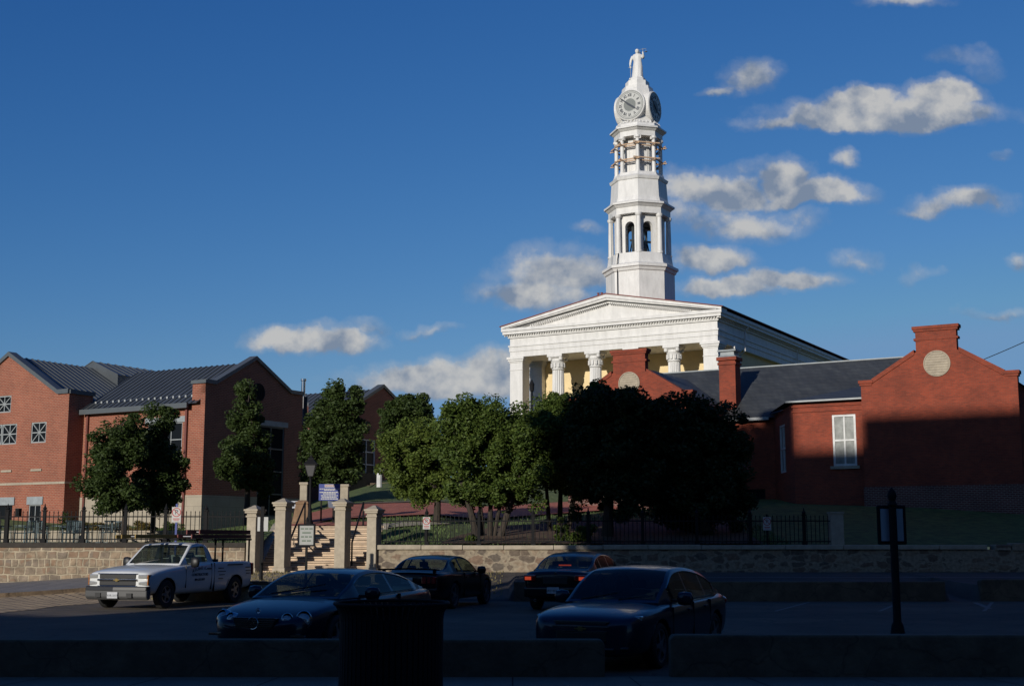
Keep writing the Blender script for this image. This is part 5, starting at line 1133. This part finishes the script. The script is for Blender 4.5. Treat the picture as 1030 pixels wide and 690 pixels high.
def car(name, label, cat, loc, heading, sp, paint):
    t = thing(name, label, cat, loc, heading)
    st = sp['st']; rings = []
    for s in st:
        x, zb, zs, zt, hw = s[:5]; bed = len(s) > 5
        zm = zb+(zs-zb)*.55
        half = [(0, zb), (hw*.84, zb), (hw*.955, zb+.07), (hw*.995, zm-.08), (hw, zm+.08), (hw*.985, zs-.07), (hw*.945, zs)]
        half += [(hw*.905, zs), (hw*.895, zt), (0, zt)] if bed else [(hw*.86, zs+(zt-zs)*.45), (hw*.55, zt-.012), (0, zt)]
        rings.append([(x, -y, z) for y, z in half]+[(x, y, z) for y, z in reversed(half[1:-1])])
    m = MB(); m.loft(rings); o = fixn(m.build('body', [paint, blackp], t, True)); 
    sb = o.modifiers.new('s', 'SUBSURF'); sb.levels = 2; sb.render_levels = 2
    cut = MB()
    for (wx, r) in sp['wheels']:
        for s in (-1, 1):
            cut.loft([[(wx+(r+sp.get('gap', .055))*cos(a), yy_, r+(r+sp.get('gap', .055))*sin(a)) for a in [2*pi*j/32 for j in range(32)]] for yy_ in (s*(sp['W']/2-.30), s*(sp['W']/2+.2))])
    co = fixn(cut.build('cut', [paint, blackp])); co.parent = t
    for p in co.data.polygons: p.material_index = 1
    bpy.context.view_layer.update()
    bo = o.modifiers.new('b', 'BOOLEAN'); bo.object = co; bo.operation = 'DIFFERENCE'; bo.solver = 'EXACT'
    bake(o); bpy.data.objects.remove(co)
    ws_ = [w_mod for w_mod in ()]
    # cabin
    G = sp['cabin']; prof = cr(G['prof']); order = np.argsort(prof[:, 0]); px_, pz_ = prof[order, 0], prof[order, 1]
    Z = lambda x: float(np.interp(x, px_, pz_)); ZB = lambda x: float(np.interp(x, [G['prof'][0][0], G['prof'][-1][0]], [G['belt'][0], G['belt'][1]]))
    Hm = max(pz_); wb, wr = G['wb'], G['wr']
    def Wd(x, z):
        base = wb-(wb-wr)*max(0, (z-ZB(x)))/(Hm-ZB(x)); e0 = G['prof'][0][0]; e1 = G['prof'][-1][0]
        f = min(1, (x-e0)/.6, (e1-x)/.6); return base*(1-G.get('pinch', .10)*(1-ss(f))) 
    xs_ = sorted(set([round(v, 4) for v in np.linspace(G['prof'][0][0], G['prof'][-1][0], 46)]+[round(v, 4) for w_ in G['win'] for v in w_]+[G['rear'][0], G['rear'][1], G['front'][0], G['front'][1]]))
    tr = [0, .05, .86, 1.0]
    def sec(x):
        zt, zb = Z(x), ZB(x); h = max(.004, zt-zb); out = []
        for f in tr: z = zb+h*.93*f; out.append((Wd(x, z), z))
        w0, z0 = out[-1]
        for f in (.93, .84, .6, .3, 0): out.append((w0*f, z0+(zt-z0)*(1-f**2.2)))
        return out
    parts = {}
    S_ = [sec(x) for x in xs_]
    for i in range(len(xs_)-1):
        xm = (xs_[i]+xs_[i+1])/2
        for j in range(8):
            for s in (-1, 1):
                key = 'cabin'
                if j == 1:
                    for q, w_ in enumerate(G['win']):
                        if w_[0] < xm < w_[1]: key = ('side_window', s, q)
                if j >= (4 if j < 9 else 0) and j >= 4:
                    if G['front'][0] < xm < G['front'][1]: key = ('windscreen', 0, 0)
                    if G['rear'][0] < xm < G['rear'][1]: key = ('rear_window', 0, 0)
                mb = parts.setdefault(key, MB()); a, b_, c_, d_ = S_[i][j], S_[i+1][j], S_[i+1][j+1], S_[i][j+1]
                mb.poly([(xs_[i], s*a[0], a[1]), (xs_[i+1], s*b_[0], b_[1]), (xs_[i+1], s*c_[0], c_[1]), (xs_[i], s*d_[0], d_[1])])
    for key, mb in parts.items():
        o = mb.build('cabin' if key == 'cabin' else key[0], paint if key == 'cabin' else sp.get('glass', tglass), t, True)
        bm = bmesh.new(); bm.from_mesh(o.data); bmesh.ops.remove_doubles(bm, verts=bm.verts, dist=.0008); bmesh.ops.recalc_face_normals(bm, faces=bm.faces); bm.to_mesh(o.data); bm.free()
    # chrome line round the side glass
    if sp.get('trimline'):
        for s in (-1, 1):
            w0, w1 = G['win'][0][0], G['win'][-1][1]; xx = np.linspace(w0, w1, 16)
            m = MB(); m.tube([(x, s*(Wd(x, ZB(x))+.004), ZB(x)+.02) for x in xx], .007, 4)
            up_ = [(x, ) for x in xx]; m.tube([(x, s*(Wd(x, ZB(x)+(Z(x)-ZB(x))*.82)+.004), ZB(x)+(Z(x)-ZB(x))*.82) for x in xx], .007, 4); m.build('window_trim', chrome, t)
    # headrests
    for hx, hy_ in sp.get('seats', ((-.35, .38), (-.35, -.38), (-1.1, .35), (-1.1, -.35))):
        m = MB(); m.box(hx-.06, hx+.06, hy_-.2, hy_+.2, ZB(hx)-.25, ZB(hx)+.1); m.box(hx-.05, hx+.03, hy_-.12, hy_+.12, ZB(hx)+.12, ZB(hx)+.27); bevel(m.build('seat', blackp, t), .03)
    for (wx, r) in sp['wheels']:
        for s in (-1, 1): wheel(t, wx, s*(sp['W']/2-.125), r, .21, s, sp.get('spokes', 7), r*sp.get('rim', .68), sp.get('rimm'))
    # door cuts, handles, mirrors, sills
    hwm = sp['W']/2
    for s in (-1, 1):
        for (x, z0, z1) in sp.get('seams', ()):
            m = MB(); m.box(x-.006, x+.006, s*(hwm*.97)-.028, s*(hwm*.97)+.028, z0, z1); m.build('door_gap', blackp, t)
        for (x, z) in sp.get('handles', ()):
            m = MB(); m.box(x-.09, x+.09, s*hwm*.985-.02, s*hwm*.985+.025, z-.018, z+.018); bevel(m.build('door_handle', sp.get('handlem', paint), t), .008)
        mx_, mz = sp['mirror']; m = MB(); m.lathe([(.02, -.12), (.09, -.09), (.105, 0), (.095, .08), (.02, .11)], 12); o = m.build('door_mirror', sp.get('mirm', paint), t, True); o.location = (mx_, s*(hwm+.10), mz); o.rotation_euler = (pi/2, 0, 0); o.scale = (.6, 1.0, 1.1) if not sp.get('bigmir') else (.7, 1.35, 1.1)
        m = MB(); m.box(mx_-.03, mx_+.03, min(s*(hwm-.12), s*(hwm+.08)), max(s*(hwm-.12), s*(hwm+.08)), mz-.05, mz-.02); m.build('mirror_arm', blackp, t)
    return t
def place_nose(m, parent, nm, material, smooth=True): return m.build(nm, material, parent, smooth)
def blob(parent, nm, material, c, s, rz=0, ry=0, n=14):
    m = MB(); m.lathe([(sin(pi*i/10), -cos(pi*i/10)) for i in range(11)], n, caps=False); o = m.build(nm, material, parent, True); o.location = c; o.scale = s; o.rotation_euler = (0, ry, rz); return o
def badge_star(parent, c, r, nrm_y=0):
    m = MB(); N_ = 20
    m.loft([[(0+.004*sin(b), (r+.005*cos(b))*cos(a), (r+.005*cos(b))*sin(a)) for b in [2*pi*q/5 for q in range(5)]] for a in [2*pi*j/N_ for j in range(N_+1)]], caps=False)
    for k in range(3):
        a = pi/2+k*2*pi/3; m.loft([[(.008, -.012*sin(a), .012*cos(a)), (.008, .012*sin(a), -.012*cos(a)), (-.004, 0, 0)], [(.004, r*cos(a), r*sin(a)), (.004, r*cos(a)+.001, r*sin(a)), (0, r*cos(a), r*sin(a))]])
    o = m.build('badge', chrome, parent); o.location = c; return o
def bowtie(parent, c, w, h):
    m = MB(); P = [(-.5, -.18), (-.2, -.18), (-.17, -.5), (.17+.06, -.5), (.2, -.18), (.5, -.18), (.5+.02, .18), (.2, .18), (.17, .5), (-.17-.06, .5), (-.2, .18), (-.5-.02, .18)]
    m.loft([[(x, u*w, v*h) for u, v in P] for x in (0, .012)]); o = m.build('badge', gold, parent); o.location = c; return o
def numplate(parent, c, sgn, txt, w=.31, h=.155, tone=None):
    m = MB(); m.box(-.006, .006, -w/2, w/2, -h/2, h/2); o = m.build('number_plate', tone or plate, parent); o.location = c
    text(txt, .075, ink, o, (sgn*.008, 0, -.01), (pi/2, 0, sgn*pi/2), 'plate_text', .001); return o

# slate blue sedan (front toward us, right of centre)
MAL = dict(W=1.79, st=[(-2.43, .46, .80, .86, .52), (-2.38, .34, .88, .97, .74), (-2.15, .24, .92, 1.03, .86), (-1.5, .20, .92, 1.02, .895), (-.5, .19, .90, .96, .895), (.6, .19, .89, .95, .895), (1.05, .19, .87, .96, .895), (1.6, .20, .84, .91, .885), (2.05, .20, .80, .86, .85), (2.30, .20, .75, .80, .78), (2.40, .22, .70, .75, .66), (2.46, .28, .62, .66, .54)],
    wheels=((1.47, .33), (-1.38, .33)), spokes=5, rim=.72,
    cabin=dict(prof=[(-2.0, 1.0), (-1.75, 1.08), (-1.2, 1.33), (-.6, 1.44), (-.1, 1.455), (.35, 1.40), (.8, 1.18), (1.22, .93)], belt=(.95, .90), wb=.83, wr=.60, win=[(-1.55, -1.0), (-.93, -.12), (-.06, .80)], front=(.33, 1.16), rear=(-1.9, -1.15)),
    seams=((-.09, .3, .9), (.95, .35, .86), (-1.02, .55, .9)), handles=((-.78, .80), (.1, .79)), mirror=(.72, .98), trimline=True)
c1 = car('parked_car', 'dark slate blue sedan facing us, nose at the gap between the low foreground walls', 'car', (1.93, 20.2, 0), atan2(-.909, -.417), MAL, blueg); c1.scale = (.97, .97, .95)
for s in (-1, 1):
    m = MB(); m.loft([[(x, s*y, z) for y, z in ((.44, .63), (.62, .60), (.80, .66), (.80, .79), (.66, .78), (.44, .71))] for x in (2.0, 2.36)]); o = bevel(fixn(m.build('headlight', lamp_l, c1)), .03, 3)
    for v in o.data.vertices: v.co.x -= (abs(v.co.y)-.44)*.75*(1 if v.co.x > 2.2 else .3); v.co.x += .07
    blob(c1, 'fog_light', blackp, (2.36, s*.6, .34), (.07, .1, .045), -s*.4); blob(c1, 'tail_light', redlens, (-2.28, s*.68, .82), (.14, .14, .09), s*.5)
m = MB(); m.box(2.33, 2.445, -.40, .40, .645, .71); bevel(m.build('grille', blackp, c1), .02); m = MB(); m.box(2.34, 2.462, -.38, .38, .45, .575); bevel(m.build('grille', blackp, c1), .02)
m = MB()
for (z, w_, x_) in ((.712, .42, 2.452), (.643, .42, 2.46), (.577, .40, 2.47), (.447, .38, 2.47)): m.box(2.34, x_, -w_, w_, z-.007, z+.007)
m.build('grille_trim', chrome, c1); bowtie(c1, (2.468, 0, .612), .17, .06)
m = MB(); m.box(2.3, 2.47, -.5, .5, .30, .35); bevel(m.build('lower_intake', blackp, c1), .02)
m = MB(); m.tube([(1.17, -.5, .965), (1.0, .05, 1.06)], .012, 4); m.tube([(1.17, .1, .965), (1.02, .6, 1.03)], .012, 4); m.build('wiper', blackp, c1)

# navy coupe, foreground left
MB_ = dict(W=1.86, st=[(-2.48, .48, .78, .82, .5), (-2.42, .34, .86, .90, .74), (-2.1, .25, .92, .985, .86), (-1.4, .21, .92, .99, .92), (-.4, .19, .89, .94, .925), (.6, .19, .87, .92, .92), (1.1, .19, .85, .93, .915), (1.7, .2, .79, .86, .89), (2.15, .2, .71, .77, .83), (2.40, .22, .62, .67, .68), (2.5, .28, .54, .58, .46)],
    wheels=((1.55, .335), (-1.34, .335)), spokes=5, rim=.72,
    cabin=dict(prof=[(-1.95, .965), (-1.6, 1.05), (-1.05, 1.22), (-.45, 1.30), (.0, 1.305), (.45, 1.24), (.9, 1.06), (1.28, .89)], belt=(.94, .885), wb=.84, wr=.58, win=[(-1.35, -.55), (-.48, .72)], front=(.42, 1.22), rear=(-1.85, -1.0)),
    seams=((-.62, .3, .9), (.92, .35, .86)), handles=((-.42, .78),), mirror=(.7, .95), trimline=True)
a_ = radians(19); hd = Vector((-sin(a_), -cos(a_), 0)); n1 = Vector((-2.85, 18.75, 0))
c2 = car('parked_car', 'navy blue coupe with round paired headlights behind the litter bin', 'car', n1-hd*2.5+Vector((-cos(a_), sin(a_), 0))*.93, atan2(hd.y, hd.x), MB_, navy)
for s in (-1, 1):
    for (x, y, r) in ((2.24, .66, .125), (2.35, .45, .095)):
        m = MB(); m.lathe([(1.12, -.3), (1.12, .25), (1.0, .3)], 20, caps=False); o = m.build('headlight', chrome, c2, True); o.location = (x-.03, s*y, .62); o.scale = (r, r*.85, .22); o.rotation_euler = (0, pi/2-.25, s*.35)
        blob(c2, 'headlight_lens', lamp_l, (x, s*y, .62), (.07, r, r*.88), s*.3, -.2)
m = MB(); m.loft([[(x, y, z) for y, z in ((-.30, .52), (.30, .52), (.36, .66), (-.36, .66))] for x in (2.36, 2.50)]); bevel(m.build('grille', blackp, c2), .02)
m = MB()
for z in (.54, .57, .60, .63, .66): m.box(2.40, 2.512, -.30-(z-.52)*.35, .30+(z-.52)*.35, z-.005, z+.005)
m.build('grille_bars', chrome, c2); badge_star(c2, (2.53, 0, .59), .085)
badge_star(c2, (2.38, 0, .76), .035)
for s in (-1, 1): m = MB(); m.box(2.38, 2.44, s*.64-.14, s*.64+.14, .40, .43); m.build('bumper_trim', chrome, c2)
m = MB(); m.tube([(1.22, -.45, .95), (.95, .35, 1.09)], .012, 4); m.build('wiper', blackp, c2)

# black coupe seen from behind, centre left
MUS = dict(W=1.82, st=[(-2.33, .42, .74, .82, .68), (-2.28, .28, .90, .955, .82), (-2.0, .24, .93, .97, .89), (-1.3, .21, .93, .96, .91), (-.3, .2, .89, .92, .905), (.6, .2, .87, .92, .905), (1.1, .2, .86, .92, .90), (1.7, .2, .80, .86, .88), (2.1, .22, .72, .78, .80), (2.30, .28, .62, .67, .62)],
    wheels=((1.38, .33), (-1.20, .33)), spokes=5, rim=.72,
    cabin=dict(prof=[(-1.72, .95), (-1.45, 1.04), (-1.05, 1.24), (-.55, 1.34), (-.1, 1.35), (.3, 1.28), (.7, 1.10), (1.05, .90)], belt=(.93, .885), wb=.81, wr=.56, win=[(-.85, -.5), (-.38, .62)], front=(.28, 1.0), rear=(-1.62, -1.0)),
    seams=((-.5, .3, .9), (.8, .35, .86)), handles=((-.3, .78),), mirror=(.55, .95), seats=((-.2, .38), (-.2, -.38)))
hd = Vector((.3, .954, 0)); c3 = car('parked_car', 'black sport coupe with rear spoiler seen from behind, left of the black sedan', 'car', (-1.95, 35.4, 0), atan2(hd.y, hd.x), MUS, blackc)
m = MB(); m.loft([[(x, y, .97+dz-.03*abs(y)) for x, dz in ((-2.32, .05), (-2.12, .035), (-2.14, .065), (-2.34, .085))] for y in (-.8, -.4, 0, .4, .8)]); m.box(-2.25, -2.15, -.72, -.66, .9, 1.0); m.box(-2.25, -2.15, .66, .72, .9, 1.0); m.build('spoiler', blackc, c3)
for s in (-1, 1):
    m = MB(); m.box(-2.35, -2.2, s*.58-.19, s*.58+.19, .66, .84)
    o = bevel(m.build('tail_light', redlens, c3), .02)
    for k in (-1, 0): 
        m = MB(); m.box(-2.36, -2.3, s*.58+k*.12+.04, s*.58+k*.12+.06, .66, .84); m.build('light_divider', blackc, o)
numplate(c3, (-2.36, .0, .74), -1, 'HNW 584')
m = MB(); m.box(-2.36, -2.24, -.80, .80, .36, .56); bevel(m.build('rear_bumper', blackc, c3), .05, 3)

# black sedan with its tail lights lit
BM = dict(W=1.85, st=[(-2.40, .42, .80, .88, .66), (-2.34, .28, .92, 1.0, .82), (-2.05, .23, .95, 1.03, .90), (-1.3, .2, .94, 1.02, .92), (-.3, .2, .91, .96, .92), (.6, .2, .89, .94, .92), (1.1, .2, .88, .95, .915), (1.7, .2, .82, .88, .89), (2.15, .22, .74, .79, .8), (2.38, .28, .62, .67, .6)],
    wheels=((1.5, .335), (-1.38, .335)), spokes=10, rim=.72,
    cabin=dict(prof=[(-1.9, 1.0), (-1.6, 1.10), (-1.1, 1.32), (-.55, 1.43), (-.05, 1.445), (.4, 1.38), (.85, 1.16), (1.22, .92)], belt=(.96, .91), wb=.82, wr=.59, win=[(-1.3, -.9), (-.84, -.12), (-.05, .75)], front=(.38, 1.16), rear=(-1.8, -1.05)),
    seams=((-.08, .3, .9), (.9, .35, .86)), handles=((-.75, .8), (.1, .79)), mirror=(.7, .98))
a_ = radians(19); hd = Vector((sin(a_), cos(a_), 0)); c4 = car('parked_car', 'black sedan seen from behind with red tail lights lit, half behind the slate blue sedan', 'car', (1.85, 34.85, 0), atan2(hd.y, hd.x), BM, blackc)
for s in (-1, 1):
    m = MB(); m.box(-2.42, -2.2, s*.66-.16, s*.66+.16, .74, .90); o = bevel(m.build('tail_light', redlens, c4), .03, 3)
    m = MB(); m.box(-2.432, -2.421, s*.70-.08, s*.70+.08, .77, .85); m.build('lit_bulb', em_tail, o)
m = MB(); m.box(-1.55, -1.5, -.16, .16, 1.10, 1.13); m.build('brake_light', em_tail, c4)
m = MB(); m.box(-2.40, -2.30, -.32, .32, .66, .86); bevel(m.build('plate_recess', blackp, c4), .02); numplate(c4, (-2.425, .05, .52), -1, 'JRT 4471')
m = MB(); m.lathe([(.04, 0), (.04, .01)], 16); o = m.build('badge', chrome, c4); o.location = (-2.37, 0, .93); o.rotation_euler = (0, -pi/2, 0)
m = MB(); m.box(-2.42, -2.26, -.82, .82, .34, .60); bevel(m.build('rear_bumper', blackc, c4), .05, 3)
for s in (-1, 1): m = MB(); m.lathe([(.04, 0), (.04, .12), (.03, .12), (.03, .02)], 12); o = m.build('exhaust_pipe', chrome, c4); o.location = (-2.36, s*.5, .28); o.rotation_euler = (0, -pi/2, 0)

# white pickup
TR = dict(W=1.94, st=[(-2.62, .42, 1.10, .66, .945, 1), (-2.58, .38, 1.15, .66, .96, 1), (-2.0, .36, 1.16, .66, .97, 1), (-1.2, .32, 1.16, .66, .97, 1), (-.62, .32, 1.16, .66, .97, 1), (-.60, .32, 1.16, 1.16, .97), (-.2, .32, 1.14, 1.15, .97), (.5, .32, 1.10, 1.12, .97), (.85, .32, 1.07, 1.12, .97), (1.4, .32, 1.04, 1.10, .965), (2.0, .34, .97, 1.03, .955), (2.34, .40, .91, .97, .93), (2.40, .50, .86, .90, .87)],
    wheels=((1.60, .365), (-1.72, .365)), spokes=5, rim=.58, gap=.06, glass=tglass,
    cabin=dict(prof=[(-.66, 1.15), (-.62, 1.38), (-.5, 1.62), (-.2, 1.69), (.15, 1.675), (.32, 1.62), (.62, 1.36), (.92, 1.09)], belt=(1.16, 1.09), wb=.89, wr=.70, win=[(-.36, .62)], front=(.31, .87), rear=(-.63, -.52), pinch=.04),
    seams=((-.45, .42, 1.12), (.78, .5, 1.08), (-.59, .36, 1.13)), handles=((-.32, .98),), handlem=blackp, mirror=(.55, 1.16), mirm=blackp, bigmir=True, seats=((-.2, .4), (-.2, -.4)))
a_ = radians(19.5); hd = Vector((-sin(a_), -cos(a_), 0))
tk = car('pickup_truck', 'white pickup truck with lettered door and ladder rack parked by the left stone wall', 'pickup truck', (-9.28, 35.83, 0), atan2(hd.y, hd.x), TR, twhite)
m = MB(); m.loft([[(x, y, z) for x, z in ((2.28, .27), (2.50-abs(y)*.12, .24), (2.58-abs(y)*.12, .32), (2.58-abs(y)*.12, .50), (2.28, .50))] for y in (-.93, -.6, 0, .6, .93)]); bevel(m.build('front_bumper', greyp, tk), .03, 3)
m = MB(); m.loft([[(x, y, z) for x, z in ((2.28, .47), (2.59-abs(y)*.12, .472), (2.57-abs(y)*.12, .585), (2.28, .59))] for y in (-.92, -.6, 0, .6, .92)]); bevel(m.build('bumper_top', blackp, tk), .02)
for s in (-1, 1): m = MB(); m.box(2.48, 2.56, s*.47-.08, s*.47+.08, .31, .42); m.build('tow_slot', blackp, tk)
numplate(tk, (2.595, 0, .37), 1, 'YXR-3317')
m = MB(); m.box(2.30, 2.41, -.55, .55, .60, .72); bevel(m.build('grille', blackp, tk), .02); m = MB(); m.box(2.30, 2.41, -.55, .55, .77, .89); bevel(m.build('grille', blackp, tk), .02)
m = MB(); m.box(2.32, 2.435, -.60, .60, .72, .77); m.box(2.30, 2.42, -.60, .60, .58, .602); m.box(2.29, 2.415, -.60, .60, .885, .91); bevel(m.build('grille_bar', chrome, tk), .01); bowtie(tk, (2.44, 0, .745), .17, .075)
for s in (-1, 1):
    m = MB(); m.box(2.12, 2.40, s*.745-.14, s*.745+.14, .775, .885); bevel(m.build('headlight', lamp_l, tk), .03, 3)
    m = MB(); m.box(2.12, 2.39, s*.745-.14, s*.745+.14, .605, .715); bevel(m.build('headlight', lamp_l, tk), .03, 3)
    m = MB(); m.box(2.20, 2.385, s*.895-.012, s*.895+.012, .61, .88); bevel(m.build('turn_light', amber, tk), .01)
    m = MB(); m.box(-2.65, -2.52, s*.92-.05, s*.92+.05, .76, 1.1); bevel(m.build('tail_light', redlens, tk), .02)
m = MB(); m.box(-2.82, -2.62, -.88, .88, .40, .52); bevel(m.build('rear_bumper', blackp, tk), .03)
m = MB(); m.tube([(.9, -.6, 1.12), (.75, .1, 1.23)], .012, 4); m.build('wiper', blackp, tk)
YS = .972
for i, ch_ in enumerate('ATLANTIC'):
    u = (i-3.5)/3.5; text(ch_, .125, ink, tk, (.15-u*.30, YS-.004, .99-.03*u*u+.03*u), (pi/2-.03, -.18*u-.14, pi), 'door_lettering', .002)
text('CONSTRUCTORS', .10, ink, tk, (.13, YS-.001, .83), (pi/2, 0, pi), 'door_lettering', .004)
text('804-222-7671', .085, ink, tk, (.13, YS, .70), (pi/2, 0, pi), 'door_lettering', .004)
m = MB(); m.box(-2.05, -1.25, YS-.012, YS+.002, 1.05, 1.08)
for (x0, x1, z) in ((-1.05, -.78, .98), (-1.15, -.76, .89), (-1.1, -.82, .80), (-1.02, -.80, .70), (-2.45, -2.2, .98), (-2.48, -2.22, .89), (-2.42, -2.24, .81)): m.box(x0, x1, YS-.012, YS+.003, z-.010, z+.010)
m.build('side_lettering', ink, tk)
RZ = 1.76
rk = MB()
for x in (-.72, -1.1, -2.5):
    for s in (-1, 1): rk.tube([(x, s*.88, 1.1), (x, s*.88, RZ)], .028, 6)
for s in (-1, 1): rk.tube([(-2.6, s*.88, RZ), (-.6, s*.88, RZ)], .028, 6)
for x in (-.72, -2.5): rk.tube([(x, -.92, RZ), (x, .92, RZ)], .028, 6)
rk.build('ladder_rack', ironm, tk)
m = MB(); m.box(-.95, -.66, -.85, .85, .9, 1.23); bevel(m.build('tool_box', greyp, tk), .02)
def ladder(nm, lab, x0, x1, y, z, mm, w=.38, hh=.085):
    t = thing(nm, lab, 'ladder', tk.location, tk.rotation_euler.z, 'ladders on the pickup rack')
    for s in (-1, 1): m = MB(); m.box(x0, x1, y+s*w/2-.016, y+s*w/2+.016, z, z+hh); m.build('rail', mm, t)
    m = MB(); n = int((x1-x0)/.3)
    for i in range(n): m.tube([(x0+.15+i*.3, y-w/2, z+hh/2), (x0+.15+i*.3, y+w/2, z+hh/2)], .017, 5)
    m.build('rungs', alloy, t); return t
ladder('ladder', 'red extension ladder stacked uppermost over the pickup bed', -2.75, -.1, .55, RZ+.145, ladr, .40, .12)
ladder('ladder', 'red extension ladder directly on the rack over the pickup bed', -2.75, .3, .55, RZ+.032, ladr, .44, .105)
ladder('ladder', 'yellow ladder reaching forward over the pickup cab', -1.4, 2.1, .05, RZ+.032, lady, .42, .10)
ladder('ladder', 'shorter yellow ladder at the far side of the pickup rack', -1.6, 1.6, -.5, RZ+.032, lady, .40, .09)

# ------------------------------------------------------------------ last: keep every mesh's normals consistent where they were built from loose walls
for o in list(bpy.data.objects):
    if o.type == 'MESH' and len(o.data.polygons) < 20000 and o.name.split('.')[0] not in ('crown',) and o.get('kind') is None:
        fixn(o) if o.data.users == 1 else None
for o in bpy.data.objects:
    if o.type == 'MESH' and o.data.polygons and any(p.use_smooth for p in o.data.polygons[:1]) and o.name.split('.')[0] in ('tyre', 'column', 'pole', 'post', 'belfry_column'):
        try: o.data.set_sharp_from_angle(angle=radians(35))
        except Exception: pass
